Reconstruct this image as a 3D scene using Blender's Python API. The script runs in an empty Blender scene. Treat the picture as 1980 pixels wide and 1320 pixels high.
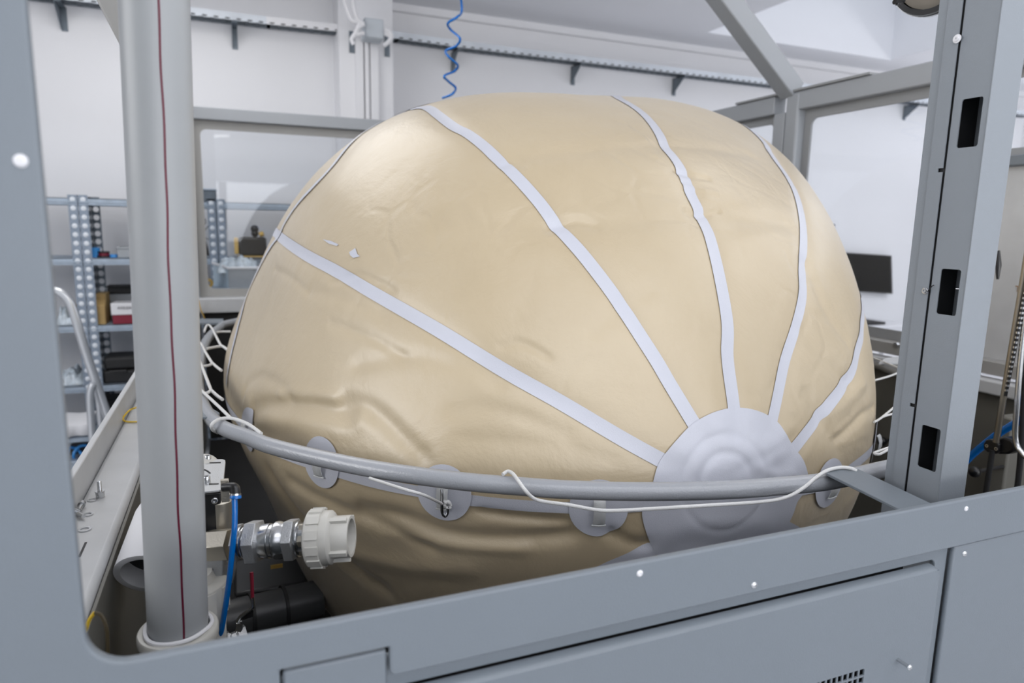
import bpy, math, random
import numpy as np
from mathutils import Vector, Matrix, noise
random.seed(7)
PI = math.pi
# ------------------------------------------------------------------ camera
EYE = 1.70                                   # camera height over the floor
F, CX, CY = 1320.0, 990.0, 660.0
PITCH, ROLL, YAW = math.radians(9.6), math.radians(1.1), math.radians(22.2)
fw = np.array([math.sin(YAW)*math.cos(PITCH), math.cos(YAW)*math.cos(PITCH), -math.sin(PITCH)])
_r0 = np.array([math.cos(YAW), -math.sin(YAW), 0.0]); _u0 = np.cross(_r0, fw)
rt = _r0*math.cos(ROLL)+_u0*math.sin(ROLL); up = -_r0*math.sin(ROLL)+_u0*math.cos(ROLL)
sc = bpy.context.scene
cd = bpy.data.cameras.new('camera'); cam = bpy.data.objects.new('camera', cd); sc.collection.objects.link(cam)
cd.sensor_width = 36; cd.lens = 36*F/1980; cd.clip_start = .02; cd.clip_end = 100
cd.dof.use_dof = True; cd.dof.focus_distance = 1.42; cd.dof.aperture_fstop = 3.2
m = Matrix(((rt[0], up[0], -fw[0], 0), (rt[1], up[1], -fw[1], 0), (rt[2], up[2], -fw[2], EYE), (0, 0, 0, 1)))
cam.matrix_world = m; sc.camera = cam
# ------------------------------------------------------------------ light
W = bpy.data.worlds.new('world'); sc.world = W; W.use_nodes = True
bg = W.node_tree.nodes['Background']; bg.inputs[0].default_value = (.92, .95, 1, 1); bg.inputs[1].default_value = 1.3
def area(name, loc, rot, sx, sy, power, col=(1, .98, .96)):
    l = bpy.data.lights.new(name, 'AREA'); l.shape = 'RECTANGLE'; l.size = sx; l.size_y = sy; l.energy = power; l.color = col
    o = bpy.data.objects.new(name, l); sc.collection.objects.link(o); o.location = loc; o.rotation_euler = rot; return o
area('skylight_daylight', (5.4, 4.8, 4.3), (0, 0, 0), 2.0, 1.3, 3, (.9, .95, 1))
area('hall_light', (-.4, 3.9, 3.44), (0, 0, 0), 1.6, 2.6, 50, (1, .99, .98))
area('hall_light', (3.3, 1.2, 3.44), (0, 0, 0), 2.4, 2.0, 36, (1, .99, .98))
area('hall_light', (.6, -.2, 3.42), (math.radians(12), 0, 0), 4.0, 1.2, 44, (.99, .99, 1))
area('hall_light', (6.6, 2.8, 3.44), (0, 0, 0), 2.0, 3.0, 60, (.99, .99, 1))
area('hall_light', (-4.2, .9, 2.7), (0, math.radians(-66), 0), 1.6, 3.0, 105, (.99, .99, 1))
area('ceiling_fill', (2.2, -3.8, 1.9), (PI-.45, 0, 0), 7.0, 2.5, 340, (.98, .98, 1))  # fill light added out of view to brighten the ceiling
area('ceiling_fill', (8.6, 2.6, 2.2), (PI, 0, 0), 1.0, 4.0, 90, (.98, .98, 1))  # another added upward fill, not a lamp of the hall
sc.view_settings.view_transform = 'Standard'; sc.view_settings.look = 'None'
sc.view_settings.exposure = -0.52; sc.view_settings.gamma = 1.0; sc.view_settings.use_curve_mapping = False

# ------------------------------------------------------------------ pixel -> place helpers
O = np.array([0, 0, EYE])
def ray(u, v): return rt*(u-CX)/F-up*(v-CY)/F+fw
def at_z(u, v, z): d = ray(u, v); return Vector(O+d*(z/d[2]))          # z relative to the eye
def at_y(u, v, y): d = ray(u, v); return Vector(O+d*(y/d[1]))
def at_x(u, v, x): d = ray(u, v); return Vector(O+d*(x/d[0]))
def at_d(u, v, t): return Vector(O+ray(u, v)*t)                       # t = depth along the lens axis

# ------------------------------------------------------------------ materials
def mat(name, col, rough=.5, metal=0, bump=0, bscale=200, var=0, vscale=6, spec=.5, detail=3, coat=0):
    m = bpy.data.materials.new(name); m.use_nodes = True; nt = m.node_tree; b = nt.nodes['Principled BSDF']
    b.inputs['Base Color'].default_value = (*col, 1); b.inputs['Roughness'].default_value = rough
    b.inputs['Metallic'].default_value = metal; b.inputs['Specular IOR Level'].default_value = spec
    if coat: b.inputs['Coat Weight'].default_value = coat; b.inputs['Coat Roughness'].default_value = .32
    tc = nt.nodes.new('ShaderNodeTexCoord')
    if var:
        n = nt.nodes.new('ShaderNodeTexNoise'); n.inputs['Scale'].default_value = vscale; n.inputs['Detail'].default_value = 4
        nt.links.new(tc.outputs['Object'], n.inputs['Vector'])
        r = nt.nodes.new('ShaderNodeValToRGB'); r.color_ramp.elements[0].position = .3; r.color_ramp.elements[1].position = .7
        r.color_ramp.elements[0].color = (*[c*(1-var) for c in col], 1); r.color_ramp.elements[1].color = (*[min(1, c*(1+var)) for c in col], 1)
        nt.links.new(n.outputs['Fac'], r.inputs['Fac']); nt.links.new(r.outputs['Color'], b.inputs['Base Color'])
    if bump:
        n = nt.nodes.new('ShaderNodeTexNoise'); n.inputs['Scale'].default_value = bscale; n.inputs['Detail'].default_value = detail
        nt.links.new(tc.outputs['Object'], n.inputs['Vector'])
        bp = nt.nodes.new('ShaderNodeBump'); bp.inputs['Strength'].default_value = bump; bp.inputs['Distance'].default_value = .002
        nt.links.new(n.outputs['Fac'], bp.inputs['Height']); nt.links.new(bp.outputs['Normal'], b.inputs['Normal'])
    return m
M = {}
M['paint'] = mat('grey_powder_coat', (.176, .202, .228), .42, bump=.12, bscale=450, var=.02, vscale=3)
M['paint_in'] = mat('grey_powder_coat_inner', (.30, .31, .32), .5, bump=.12, bscale=450)
M['paint_lit'] = mat('grey_powder_coat_lit', (.35, .37, .395), .4, bump=.1, bscale=300, var=.02, vscale=3)  # same coat as front panels; light on the inner frame put into colour
M['paint_part_lit'] = mat('grey_powder_coat_part_lit', (.245, .27, .295), .42, bump=.12, bscale=450, var=.02, vscale=3)  # same coat again; stronger light on the column put into its tone
M['rail'] = mat('pale_powder_coat', (.55, .56, .57), .38, bump=.15, bscale=350, var=.05, vscale=10)
M['tube'] = mat('orange_peel_grey_coat', (.34, .355, .38), .22, bump=.28, bscale=260, spec=.7)
M['frame'] = mat('warm_grey_frame', (.36, .355, .34), .45)
M['wall'] = mat('white_wall_paint', (.81, .81, .83), .8, bump=.05, bscale=60, var=.012, vscale=1.2)
M['ceil'] = mat('white_ceiling_paint', (.82, .83, .87), .8, var=.01, vscale=1)
M['floor'] = mat('grey_floor_coating', (.60, .61, .63), .35, var=.06, vscale=2)
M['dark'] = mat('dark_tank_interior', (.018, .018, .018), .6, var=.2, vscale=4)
M['darkwall'] = mat('dark_grey_lining', (.17, .165, .145), .55, var=.06, vscale=3)
M['black'] = mat('black_plastic', (.012, .012, .013), .28)
M['blackm'] = mat('black_matt', (.015, .015, .016), .6)
M['pipe'] = mat('grey_plastic_pipe', (.36, .375, .385), .38, bump=.03, bscale=120, var=.02, vscale=5)
M['pvc'] = mat('ivory_pvc', (.56, .55, .51), .42, bump=.05, bscale=300, var=.04, vscale=20)
M['red'] = mat('dark_red_line', (.11, .004, .022), .4)
M['chrome'] = mat('plated_steel', (.62, .63, .64), .22, 1, bump=.05, bscale=300)
M['cast'] = mat('zinc_cast_steel', (.50, .51, .52), .42, .9, bump=.5, bscale=420)
M['brass'] = mat('dull_nickel_brass', (.44, .41, .35), .35, .9, bump=.15, bscale=300)
M['alu'] = mat('brushed_aluminium', (.66, .68, .70), .3, .85)
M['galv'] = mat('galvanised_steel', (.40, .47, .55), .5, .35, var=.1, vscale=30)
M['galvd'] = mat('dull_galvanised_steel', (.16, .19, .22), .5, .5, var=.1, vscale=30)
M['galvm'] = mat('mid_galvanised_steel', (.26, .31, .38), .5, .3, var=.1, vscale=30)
M['white'] = mat('white_plastic', (.78, .78, .80), .45)
M['cord'] = mat('white_braided_cord', (.74, .74, .73), .75, bump=.6, bscale=700)
M['web'] = mat('white_webbing', (.62, .63, .63), .7, bump=.7, bscale=900)
M['blue'] = mat('blue_air_tube', (.0, .145, .52), .22, spec=.6)
M['bluel'] = mat('light_blue_plastic', (.06, .32, .75), .35)
M['yellow'] = mat('yellow_wire', (.75, .50, .03), .4)
M['cardb'] = mat('cardboard', (.40, .27, .11), .8, var=.1, vscale=20)
M['redp'] = mat('red_plastic', (.22, .01, .03), .4)
M['amber'] = mat('amber_plastic', (.65, .42, .10), .4)
M['lblue'] = mat('pale_blue_card', (.48, .58, .66), .6)
M['gbox'] = mat('grey_plastic_bin', (.36, .38, .40), .5)
M['trayp'] = mat('bright_zinc_tray', (.66, .70, .75), .5, .1, var=.08, vscale=8)
M['wired'] = mat('dark_brown_wire', (.06, .045, .02), .5)
M['duct'] = mat('grey_brown_duct', (.20, .175, .14), .5)
M['gbox2'] = mat('pale_grey_box', (.52, .56, .60), .5)
M['dot'] = mat('bright_punched_steel', (.74, .78, .83), .5)
M['bag'] = mat('clear_plastic_bags', (.55, .62, .68), .15, bump=1, bscale=40, var=.3, vscale=25)
M['screen'] = mat('dark_screen', (.006, .006, .006), .25, spec=.2)
M['ink'] = mat('faded_brown_ink', (.30, .16, .06), .7)
M['inkd'] = mat('dark_print', (.05, .05, .06), .7)
def glass_mat():
    m = bpy.data.materials.new('clear_acrylic'); m.use_nodes = True; nt = m.node_tree; nt.nodes.clear()
    o = nt.nodes.new('ShaderNodeOutputMaterial'); t = nt.nodes.new('ShaderNodeBsdfTransparent'); t.inputs[0].default_value = (.95, .96, .97, 1)
    g = nt.nodes.new('ShaderNodeBsdfGlossy'); g.inputs['Roughness'].default_value = .02; g.inputs[0].default_value = (.9, .92, .95, 1)
    lw = nt.nodes.new('ShaderNodeLayerWeight'); lw.inputs['Blend'].default_value = .5
    p = nt.nodes.new('ShaderNodeMath'); p.operation = 'POWER'; p.inputs[1].default_value = 4.0
    ma = nt.nodes.new('ShaderNodeMath'); ma.operation = 'MULTIPLY_ADD'; ma.inputs[1].default_value = .3; ma.inputs[2].default_value = .022
    x = nt.nodes.new('ShaderNodeMixShader')
    nt.links.new(lw.outputs['Facing'], p.inputs[0]); nt.links.new(p.outputs[0], ma.inputs[0]); nt.links.new(ma.outputs[0], x.inputs[0])
    nt.links.new(t.outputs[0], x.inputs[1]); nt.links.new(g.outputs[0], x.inputs[2]); nt.links.new(x.outputs[0], o.inputs[0]); return m
M['glass'] = glass_mat()
def fabric_mat():
    m = mat('tan_coated_fabric', (.535, .44, .285), .42, spec=.8, coat=.35); nt = m.node_tree; b = nt.nodes['Principled BSDF']
    b.inputs['Sheen Weight'].default_value = .15; tc = nt.nodes.new('ShaderNodeTexCoord')
    n1 = nt.nodes.new('ShaderNodeTexNoise'); n1.inputs['Scale'].default_value = 4.5; n1.inputs['Detail'].default_value = 7; n1.inputs['Roughness'].default_value = .58; n1.inputs['Distortion'].default_value = .35
    v1 = nt.nodes.new('ShaderNodeTexVoronoi'); v1.feature = 'DISTANCE_TO_EDGE'; v1.inputs['Scale'].default_value = 9
    wn = nt.nodes.new('ShaderNodeTexNoise'); wn.inputs['Scale'].default_value = 5; wn.inputs['Detail'].default_value = 3
    wm = nt.nodes.new('ShaderNodeMixRGB'); wm.blend_type = 'ADD'; wm.inputs[0].default_value = .10; nt.links.new(tc.outputs['Object'], wm.inputs[1]); nt.links.new(tc.outputs['Object'], wn.inputs['Vector']); nt.links.new(wn.outputs['Color'], wm.inputs[2]); nt.links.new(wm.outputs[0], v1.inputs['Vector'])
    vr = nt.nodes.new('ShaderNodeMapRange'); vr.inputs['From Max'].default_value = .16; vr.interpolation_type = 'SMOOTHSTEP'; nt.links.new(v1.outputs['Distance'], vr.inputs['Value'])
    mk = nt.nodes.new('ShaderNodeTexNoise'); mk.inputs['Scale'].default_value = 2.6; nt.links.new(tc.outputs['Object'], mk.inputs['Vector'])
    mr = nt.nodes.new('ShaderNodeMapRange'); mr.inputs['From Min'].default_value = .48; mr.inputs['From Max'].default_value = .66; nt.links.new(mk.outputs['Fac'], mr.inputs['Value'])
    b0 = nt.nodes.new('ShaderNodeBump'); b0.inputs['Distance'].default_value = .0016; nt.links.new(mr.outputs[0], b0.inputs['Strength']); nt.links.new(vr.outputs[0], b0.inputs['Height'])
    n2 = nt.nodes.new('ShaderNodeTexNoise'); n2.inputs['Scale'].default_value = 600; n2.inputs['Detail'].default_value = 2
    for n in (n1, n2): nt.links.new(tc.outputs['Object'], n.inputs['Vector'])
    b1 = nt.nodes.new('ShaderNodeBump'); b1.inputs['Strength'].default_value = 1; b1.inputs['Distance'].default_value = .0085; nt.links.new(b0.outputs['Normal'], b1.inputs['Normal'])
    b2 = nt.nodes.new('ShaderNodeBump'); b2.inputs['Strength'].default_value = .12; b2.inputs['Distance'].default_value = .001
    nt.links.new(n1.outputs['Fac'], b1.inputs['Height']); nt.links.new(b1.outputs['Normal'], b2.inputs['Normal'])
    nt.links.new(n2.outputs['Fac'], b2.inputs['Height']); nt.links.new(b2.outputs['Normal'], b.inputs['Normal'])
    n3 = nt.nodes.new('ShaderNodeTexNoise'); n3.inputs['Scale'].default_value = 3; n3.inputs['Detail'].default_value = 6; nt.links.new(tc.outputs['Object'], n3.inputs['Vector'])
    r = nt.nodes.new('ShaderNodeValToRGB'); r.color_ramp.elements[0].position = .3; r.color_ramp.elements[1].position = .7
    r.color_ramp.elements[0].color = (.51, .41, .26, 1); r.color_ramp.elements[1].color = (.565, .465, .31, 1)
    nt.links.new(n3.outputs['Fac'], r.inputs['Fac']); nt.links.new(r.outputs['Color'], b.inputs['Base Color'])
    return m
M['fabric'] = fabric_mat()
M['tape'] = mat('pale_lilac_tape', (.585, .60, .665), .42, bump=.2, bscale=500, var=.02, vscale=8)

# ------------------------------------------------------------------ object helpers
def tag(o, label=None, cat=None, group=None, kind=None):
    if label: o['label'] = label
    if cat: o['category'] = cat
    if group: o['group'] = group
    if kind: o['kind'] = kind
    return o
WO = {}
def link(o, parent, org):
    sc.collection.objects.link(o); WO[o.name] = Vector(org)
    if parent: o.parent = parent; o.location = Vector(org)-WO[parent.name]
    else: o.location = org
def thing(name, loc, label, cat, group=None):
    o = bpy.data.objects.new(name, None); o.empty_display_size = .05; link(o, None, Vector(loc)); return tag(o, label, cat, group)
class MB:
    def __init__(s): s.v = []; s.f = []; s.m = []; s.cur = 0
    def add(s, vs, fs):
        n = len(s.v); s.v += [Vector(v) for v in vs]; s.f += [[i+n for i in f] for f in fs]; s.m += [s.cur]*len(fs); return s
    def box(s, lo, hi):
        (a, b, c), (d, e, f) = lo, hi
        return s.add([(a, b, c), (d, b, c), (d, e, c), (a, e, c), (a, b, f), (d, b, f), (d, e, f), (a, e, f)],
                     [(0, 3, 2, 1), (4, 5, 6, 7), (0, 1, 5, 4), (1, 2, 6, 5), (2, 3, 7, 6), (3, 0, 4, 7)])
    def hexa(s, a, b):      # two matching quads
        return s.add(list(a)+list(b), [(0, 1, 2, 3), (7, 6, 5, 4), (0, 4, 5, 1), (1, 5, 6, 2), (2, 6, 7, 3), (3, 7, 4, 0)])
    def prism(s, pts, d):
        n = len(pts); pts = [Vector(p) for p in pts]; d = Vector(d)
        return s.add(pts+[p+d for p in pts], [list(range(n))[::-1], list(range(n, 2*n))]+[(i, (i+1) % n, n+(i+1) % n, n+i) for i in range(n)])
    def lathe(s, p0, ax, prof, n=32, cap=True, hexa=None):   # prof: (distance along, radius)
        ax = Vector(ax).normalized(); p0 = Vector(p0); e1 = ax.orthogonal().normalized(); e2 = ax.cross(e1)
        vs = []
        for t, r in prof:
            for k in range(n):
                a = 2*PI*k/n; vs.append(p0+ax*t+(e1*math.cos(a)+e2*math.sin(a))*r)
        fs = [(i*n+k, i*n+(k+1) % n, (i+1)*n+(k+1) % n, (i+1)*n+k) for i in range(len(prof)-1) for k in range(n)]
        if cap: fs += [list(range(n))[::-1], [(len(prof)-1)*n+k for k in range(n)]]
        return s.add(vs, fs)
    def cyl(s, a, b, r, r2=None, n=24, cap=True):
        a, b = Vector(a), Vector(b); return s.lathe(a, b-a, [(0, r), ((b-a).length, r if r2 is None else r2)], n, cap)
    def bar(s, a, b, w, h, upv=(0, 0, 1)):
        a, b = Vector(a), Vector(b); d = (b-a).normalized(); x = d.cross(Vector(upv)).normalized(); z = x.cross(d)
        q = lambda p: [p-x*w/2-z*h/2, p+x*w/2-z*h/2, p+x*w/2+z*h/2, p-x*w/2+z*h/2]
        return s.hexa(q(a), q(b))
    def tube(s, pts, r, n=12, closed=False, cap=True, r_fn=None):
        P = [Vector(p) for p in pts]; N = len(P); vs = []; prev = None
        for i, p in enumerate(P):
            t = (P[(i+1) % N]-P[i-1]) if closed else (P[min(i+1, N-1)]-P[max(i-1, 0)])
            t.normalize()
            e = (t.orthogonal() if prev is None else prev-t*prev.dot(t)).normalized(); prev = e; e2 = t.cross(e)
            rr = r_fn(i/(N-1)) if r_fn else r
            vs += [p+(e*math.cos(2*PI*k/n)+e2*math.sin(2*PI*k/n))*rr for k in range(n)]
        fs = [(i*n+k, i*n+(k+1) % n, (i+1)*n+(k+1) % n, (i+1)*n+k) for i in range(N-1) for k in range(n)]
        if closed:   # match the seam
            off = min(range(n), key=lambda k: (vs[(N-1)*n]-vs[k]).length)
            fs += [((N-1)*n+k, (N-1)*n+(k+1) % n, (k+1+off) % n, (k+off) % n) for k in range(n)]
        elif cap: fs += [list(range(n))[::-1], [(N-1)*n+k for k in range(n)]]
        return s.add(vs, fs)
    def sphere(s, c, r, n=16, sx=1, sy=1, sz=1):
        c = Vector(c); prof = [(math.cos(PI*(1-i/n)), math.sin(PI*i/n)) for i in range(n+1)]; vs = []
        for t, q in prof:
            for k in range(2*n): vs.append(c+Vector((q*math.cos(PI*k/n)*sx, q*math.sin(PI*k/n)*sy, t*sz))*r)
        return s.add(vs, [(i*2*n+k, i*2*n+(k+1) % (2*n), (i+1)*2*n+(k+1) % (2*n), (i+1)*2*n+k) for i in range(n) for k in range(2*n)])
    def build(s, name, m, parent=None, bevel=0, seg=2, ang=35, solid=0, flat=False, mats=()):
        lo = Vector([min(v[i] for v in s.v) for i in range(3)]); hi = Vector([max(v[i] for v in s.v) for i in range(3)])
        org = Vector(((lo.x+hi.x)/2, (lo.y+hi.y)/2, lo.z))
        me = bpy.data.meshes.new(name); me.from_pydata([v-org for v in s.v], [], s.f); me.polygons.foreach_set('material_index', s.m); me.validate(); me.update()
        import bmesh
        bm = bmesh.new(); bm.from_mesh(me)
        bmesh.ops.remove_doubles(bm, verts=bm.verts, dist=1e-6)
        bmesh.ops.recalc_face_normals(bm, faces=bm.faces); bm.to_mesh(me); bm.free()
        me.polygons.foreach_set('use_smooth', [not flat]*len(me.polygons)); me.set_sharp_from_angle(angle=math.radians(ang))
        me.materials.append(m if not isinstance(m, str) else M[m])
        for q_ in mats: me.materials.append(M[q_])
        o = bpy.data.objects.new(name, me); link(o, parent, org)
        if solid: d = o.modifiers.new('s', 'SOLIDIFY'); d.thickness = solid; d.offset = 0
        if bevel: d = o.modifiers.new('b', 'BEVEL'); d.width = bevel; d.segments = seg; d.limit_method = 'ANGLE'; d.angle_limit = math.radians(40); d.harden_normals = False
        return o
def spline(pts, k=8, closed=False):
    P = [Vector(p) for p in pts]; N = len(P); out = []
    for i in range(N if closed else N-1):
        g = (lambda j: P[j % N]) if closed else (lambda j: P[max(0, min(N-1, j))])
        a, b, c, d = g(i-1), g(i), g(i+1), g(i+2)
        for j in range(k):
            t = j/k; out.append(.5*((2*b)+(c-a)*t+(2*a-5*b+4*c-d)*t*t+(3*b-a-3*c+d)*t**3))
    if not closed: out.append(P[-1])
    return out
def rrect(x0, x1, z0, z1, r, n=6):
    out = []
    for cx, cz, a0 in ((x1-r, z1-r, 0), (x0+r, z1-r, 90), (x0+r, z0+r, 180), (x1-r, z0+r, 270)):
        for i in range(n+1): a = math.radians(a0+90*i/n); out.append((cx+r*math.cos(a), cz+r*math.sin(a)))
    return out
def ring_plate(mb, outer, inner, f, d, r=.03):          # rectangular plate with a rounded window; f maps (a, b) -> point, d = thickness vector
    x0, x1, z0, z1 = inner; n = 6; I = rrect(x0, x1, z0, z1, r, n); X0, X1, Z0, Z1 = outer
    Oo = []
    for ci, (cx, cz) in enumerate(((X1, Z1), (X0, Z1), (X0, Z0), (X1, Z0))):
        for i in range(n+1):
            px, pz = I[ci*(n+1)+i]
            Oo.append((cx, cz))
    N = len(I); d = Vector(d); vs = [f(*p) for p in I]+[f(*p) for p in Oo]; vs = [Vector(v) for v in vs]; vs += [v+d for v in vs]
    fs = []
    for i in range(N):
        j = (i+1) % N
        fs += [(i, j, N+j, N+i), (2*N+i, 3*N+i, 3*N+j, 2*N+j), (i, 2*N+i, 2*N+j, j), (N+i, N+j, 3*N+j, 3*N+i)]
    fs = [tuple(f_) for f_ in fs]
    mb.add(vs, fs); return mb
def perforated(mb, o, U, V, nu, nv, hr=.3, rnd=8):       # sheet of nu x nv cells each with a hole; U, V = full extents
    o, U, V = Vector(o), Vector(U)/nu, Vector(V)/nv
    for i in range(nu):
        for j in range(nv):
            c = o+U*(i+.5)+V*(j+.5); vs = []
            for k in range(rnd):
                a = 2*PI*(k+.5)/rnd; vs.append(c+U*hr*math.cos(a)+V*hr*math.sin(a))
            sq = []
            for k in range(rnd):
                a = 2*PI*(k+.5)/rnd; x, y = math.cos(a), math.sin(a); q = max(abs(x), abs(y)); sq.append(c+U*.5*x/q+V*.5*y/q)
            if rnd == 8: pass
            mb.add(vs+sq+[c+U*.5*a+V*.5*b for a, b in ((1, 1), (-1, 1), (-1, -1), (1, -1))],
                   [(k, (k+1) % rnd, rnd+(k+1) % rnd, rnd+k) for k in range(rnd)]+[(rnd+0, rnd+1, 2*rnd)]*1+[(rnd+2, rnd+3, 2*rnd+1), (rnd+4, rnd+5, 2*rnd+2), (rnd+6, rnd+7, 2*rnd+3)])
    return mb
def text(body, loc, xdir, updir, size, m, parent, name='lettering'):
    c = bpy.data.curves.new(name, 'FONT'); c.body = body; c.size = size; c.extrude = .0006; c.materials.append(M[m])
    o = bpy.data.objects.new(name, c); link(o, parent, Vector(loc))
    me = bpy.data.meshes.new_from_object(o.evaluated_get(bpy.context.evaluated_depsgraph_get())); WO.pop(o.name, None); nm = o.name; bpy.data.objects.remove(o); o = bpy.data.objects.new(name, me); link(o, parent, Vector(loc))
    x = Vector(xdir).normalized(); z = x.cross(Vector(updir)).normalized(); y = z.cross(x)
    o.rotation_euler = Matrix((x, y, z)).transposed().to_euler(); return o
H = EYE
# ================================================================== THE ROOM
def wallbox(name, lo, hi, m, kind='structure'):
    o = MB().box(lo, hi).build(name, m); tag(o, kind=kind); return o
YW = 6.0; ZC = H+1.795
wallbox('floor', (-5, -7.0, -.1), (9.5, YW, 0), 'floor')
wallbox('wall_back', (-5, YW, 0), (9.5, YW+.15, ZC), 'wall')
wallbox('wall_left', (-5.15, -7.0, 0), (-5, YW+.15, ZC), 'wall')
wallbox('wall_right', (9.5, -7.0, 0), (9.65, YW+.15, ZC), 'wall')
SX0, SX1, SY0, SY1 = 4.15, 6.5, 3.6, 5.54
b = MB().box((-5, -7.0, ZC), (SX0, YW, ZC+.1)).box((SX1, -7.0, ZC), (9.5, YW, ZC+.1)).box((SX0, -7.0, ZC), (SX1, SY0, ZC+.1)).box((SX0, SY1, ZC), (SX1, YW, ZC+.1))
tag(b.build('ceiling', 'ceil'), kind='structure')
b = MB().box((SX0-.1, SY0-.1, ZC+.1), (SX0, SY1+.1, ZC+1.0)).box((SX1, SY0-.1, ZC+.1), (SX1+.1, SY1+.1, ZC+1.0)).box((SX0, SY1, ZC+.1), (SX1, SY1+.1, ZC+1.0)).box((SX0, SY0-.1, ZC+.1), (SX1, SY0, ZC+1.0))
sk = tag(b.build('window_1', 'ceil'), kind='structure')
MB().box((SX0-.1, SY0-.1, ZC+1.0), (SX1+.1, SY1+.1, ZC+1.012)).build('window_pane', 'glass', sk)
# cornice under the ceiling and the pilaster
pl0, pl1 = at_y(657, 150, 5.7), at_y(760, 150, 5.7)
wallbox('wall_pilaster', (pl0.x, 5.7, 0), (pl1.x, YW, ZC), 'wall')
tag(MB().box((pl1.x, 5.95, ZC-.06), (9.5, YW, ZC)).build('trim_1', 'wall'), kind='structure')
# conduits down the pilaster
g = 'conduits below the junction box'
for i, (u0, u1) in enumerate(((689, 703), (706, 713), (717, 732))):
    a, c = at_y(u0, 160, 5.66), at_y(u1, 160, 5.66)
    b = MB()
    if i == 1: b.cyl((a.x+.02, 5.675, .3), (a.x+.02, 5.675, H+1.40), .02)
    else: b.box((a.x, 5.655, .3), (c.x, 5.70, H+1.40))
    tag(b.build('conduit', 'wall'), ['wide white cable duct down the pilaster, left one below the junction box', 'thin round white conduit between the two wide cable ducts on the pilaster',
        'wide white cable duct down the pilaster, right one below the junction box'][i], 'conduit', g)
# junction box
p = at_y(705, 32, 5.45); q = at_y(743, 77, 5.45)
jb = thing('junction_box', (p.x, 5.5, q.z), 'square pale grey junction box on the pilaster over the cable tray', 'junction box')
MB().box((p.x, 5.46, q.z), (q.x, 5.60, p.z)).build('housing', 'gbox2', jb, bevel=.01)
MB().box((p.x+.005, 5.447, q.z+.005), (q.x-.005, 5.458, p.z-.005)).build('cover', 'gbox2', jb, bevel=.005)
# cable trays
zt = 1.47
def tray(pts, label, m='trayp'):
    t = thing('cable_tray', Vector(pts[0]), label, 'cable tray', 'cable tray runs along the back wall')
    sd = MB(); bt = MB()
    for a, c in zip(pts[:-1], pts[1:]):
        a, c = Vector(a), Vector(c); L = (c-a).length; n = max(1, int(L/.075))
        d = (c-a).normalized(); back = Vector((-d.y, d.x, 0))*.13
        perforated(sd, a, c-a, Vector((0, 0, .022)), n, 1, .25)
        sd.prism([a+Vector((0, 0, .022)), c+Vector((0, 0, .022)), c+Vector((0, 0, .055)), a+Vector((0, 0, .055))], -back*.01)
        for k in range(5):
            q0 = a+back*(k*.225+.05); bt.prism([q0, q0+(c-a), q0+(c-a)+back*.09, q0+back*.09], (0, 0, .002))
        for k in range(n+1):
            q0 = a+(c-a)*(k/n); w = d*.028; bt.prism([q0, q0+w, q0+w+back, q0+back], (0, 0, .002))
        bk = a+back; sd.prism([bk, bk+(c-a), bk+(c-a)+Vector((0, 0, .055)), bk+Vector((0, 0, .055))], back*.01)
    sd.build('tray_side', m, t); bt.build('tray_bottom', 'galvd', t)  # underside shade put into a darker steel colour for the bottom
    cb = MB()
    for k in range(3):
        off = Vector((0, .03+.035*k, .012+.006*(k % 2))); cb.tube([Vector(x)+off for x in pts], .011, 6)
    cb.build('cable', 'blackm', t)
    return t
def T(u, v): return at_z(u, v, zt)
t0 = T(40, 14); t1 = T(512, 66); t2 = T(662, 62); t2b = T(764, 78); t3 = T(872, 105)
t1 = Vector((t1.x, 5.80, zt+H)); yw = 5.80
t0 = Vector((t0.x, yw, zt+H))
tray([t0, t1], 'perforated steel cable tray running left along the back wall behind the white pipe')
tray([t1, Vector((t2.x, t2.y, zt+H))], 'short perforated tray stepping out from the wall left of the junction box', 'white')
tray([Vector((t2.x, t2.y, zt+H)), Vector((t2b.x, t2.y, zt+H))], 'short cable tray crossing the pilaster behind the junction box')
tray([Vector((t2b.x, t2.y, zt+H)), Vector((t3.x, yw, zt+H))], 'perforated cable tray slanting back to the wall right of the junction box')
tray([Vector((t3.x, yw, zt+H)), Vector((9.3, yw, zt+H))], 'long perforated cable tray on the back wall above the inflated bag')
lab = {0: 'tray bracket nearest the left end of the cable tray', 1: 'tray bracket just right of the white pipe', 2: 'tray bracket left of the junction box', 3: 'tray bracket under the junction box',
       4: 'tray bracket right of the junction box', 5: 'tray bracket beside the blue coiled hose', 6: 'tray bracket over the middle of the bag', 7: 'tray bracket left of the sloping roof strut',
       8: 'left tray bracket seen through the clear side window', 9: 'right tray bracket seen through the clear side window', 10: 'tray bracket beyond the slotted column'}
for i, u in enumerate((118, 456, 677, 711, 744, 890, 1128, 1330, 1652, 1792, 1968)):
    base = at_y(u, 100, yw if i not in (2, 3, 4) else t2.y+.02); y0 = base.y; z1 = zt+H-.003; b = MB()
    yb = YW-.001 if i not in (2, 3, 4) else 5.699
    b.prism([(base.x-.02, y0, z1), (base.x-.02, yb, z1), (base.x-.02, yb, z1-.15), (base.x-.02, yb-.02, z1-.15), (base.x-.02, y0, z1-.02)], (.004, 0, 0))
    b.box((base.x-.02, y0, z1-.008), (base.x+.02, yb, z1-.001)).box((base.x-.02, yb-.006, z1-.16), (base.x+.02, yb, z1))
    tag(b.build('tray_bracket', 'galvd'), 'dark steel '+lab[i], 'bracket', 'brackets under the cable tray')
cb = MB()
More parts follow.
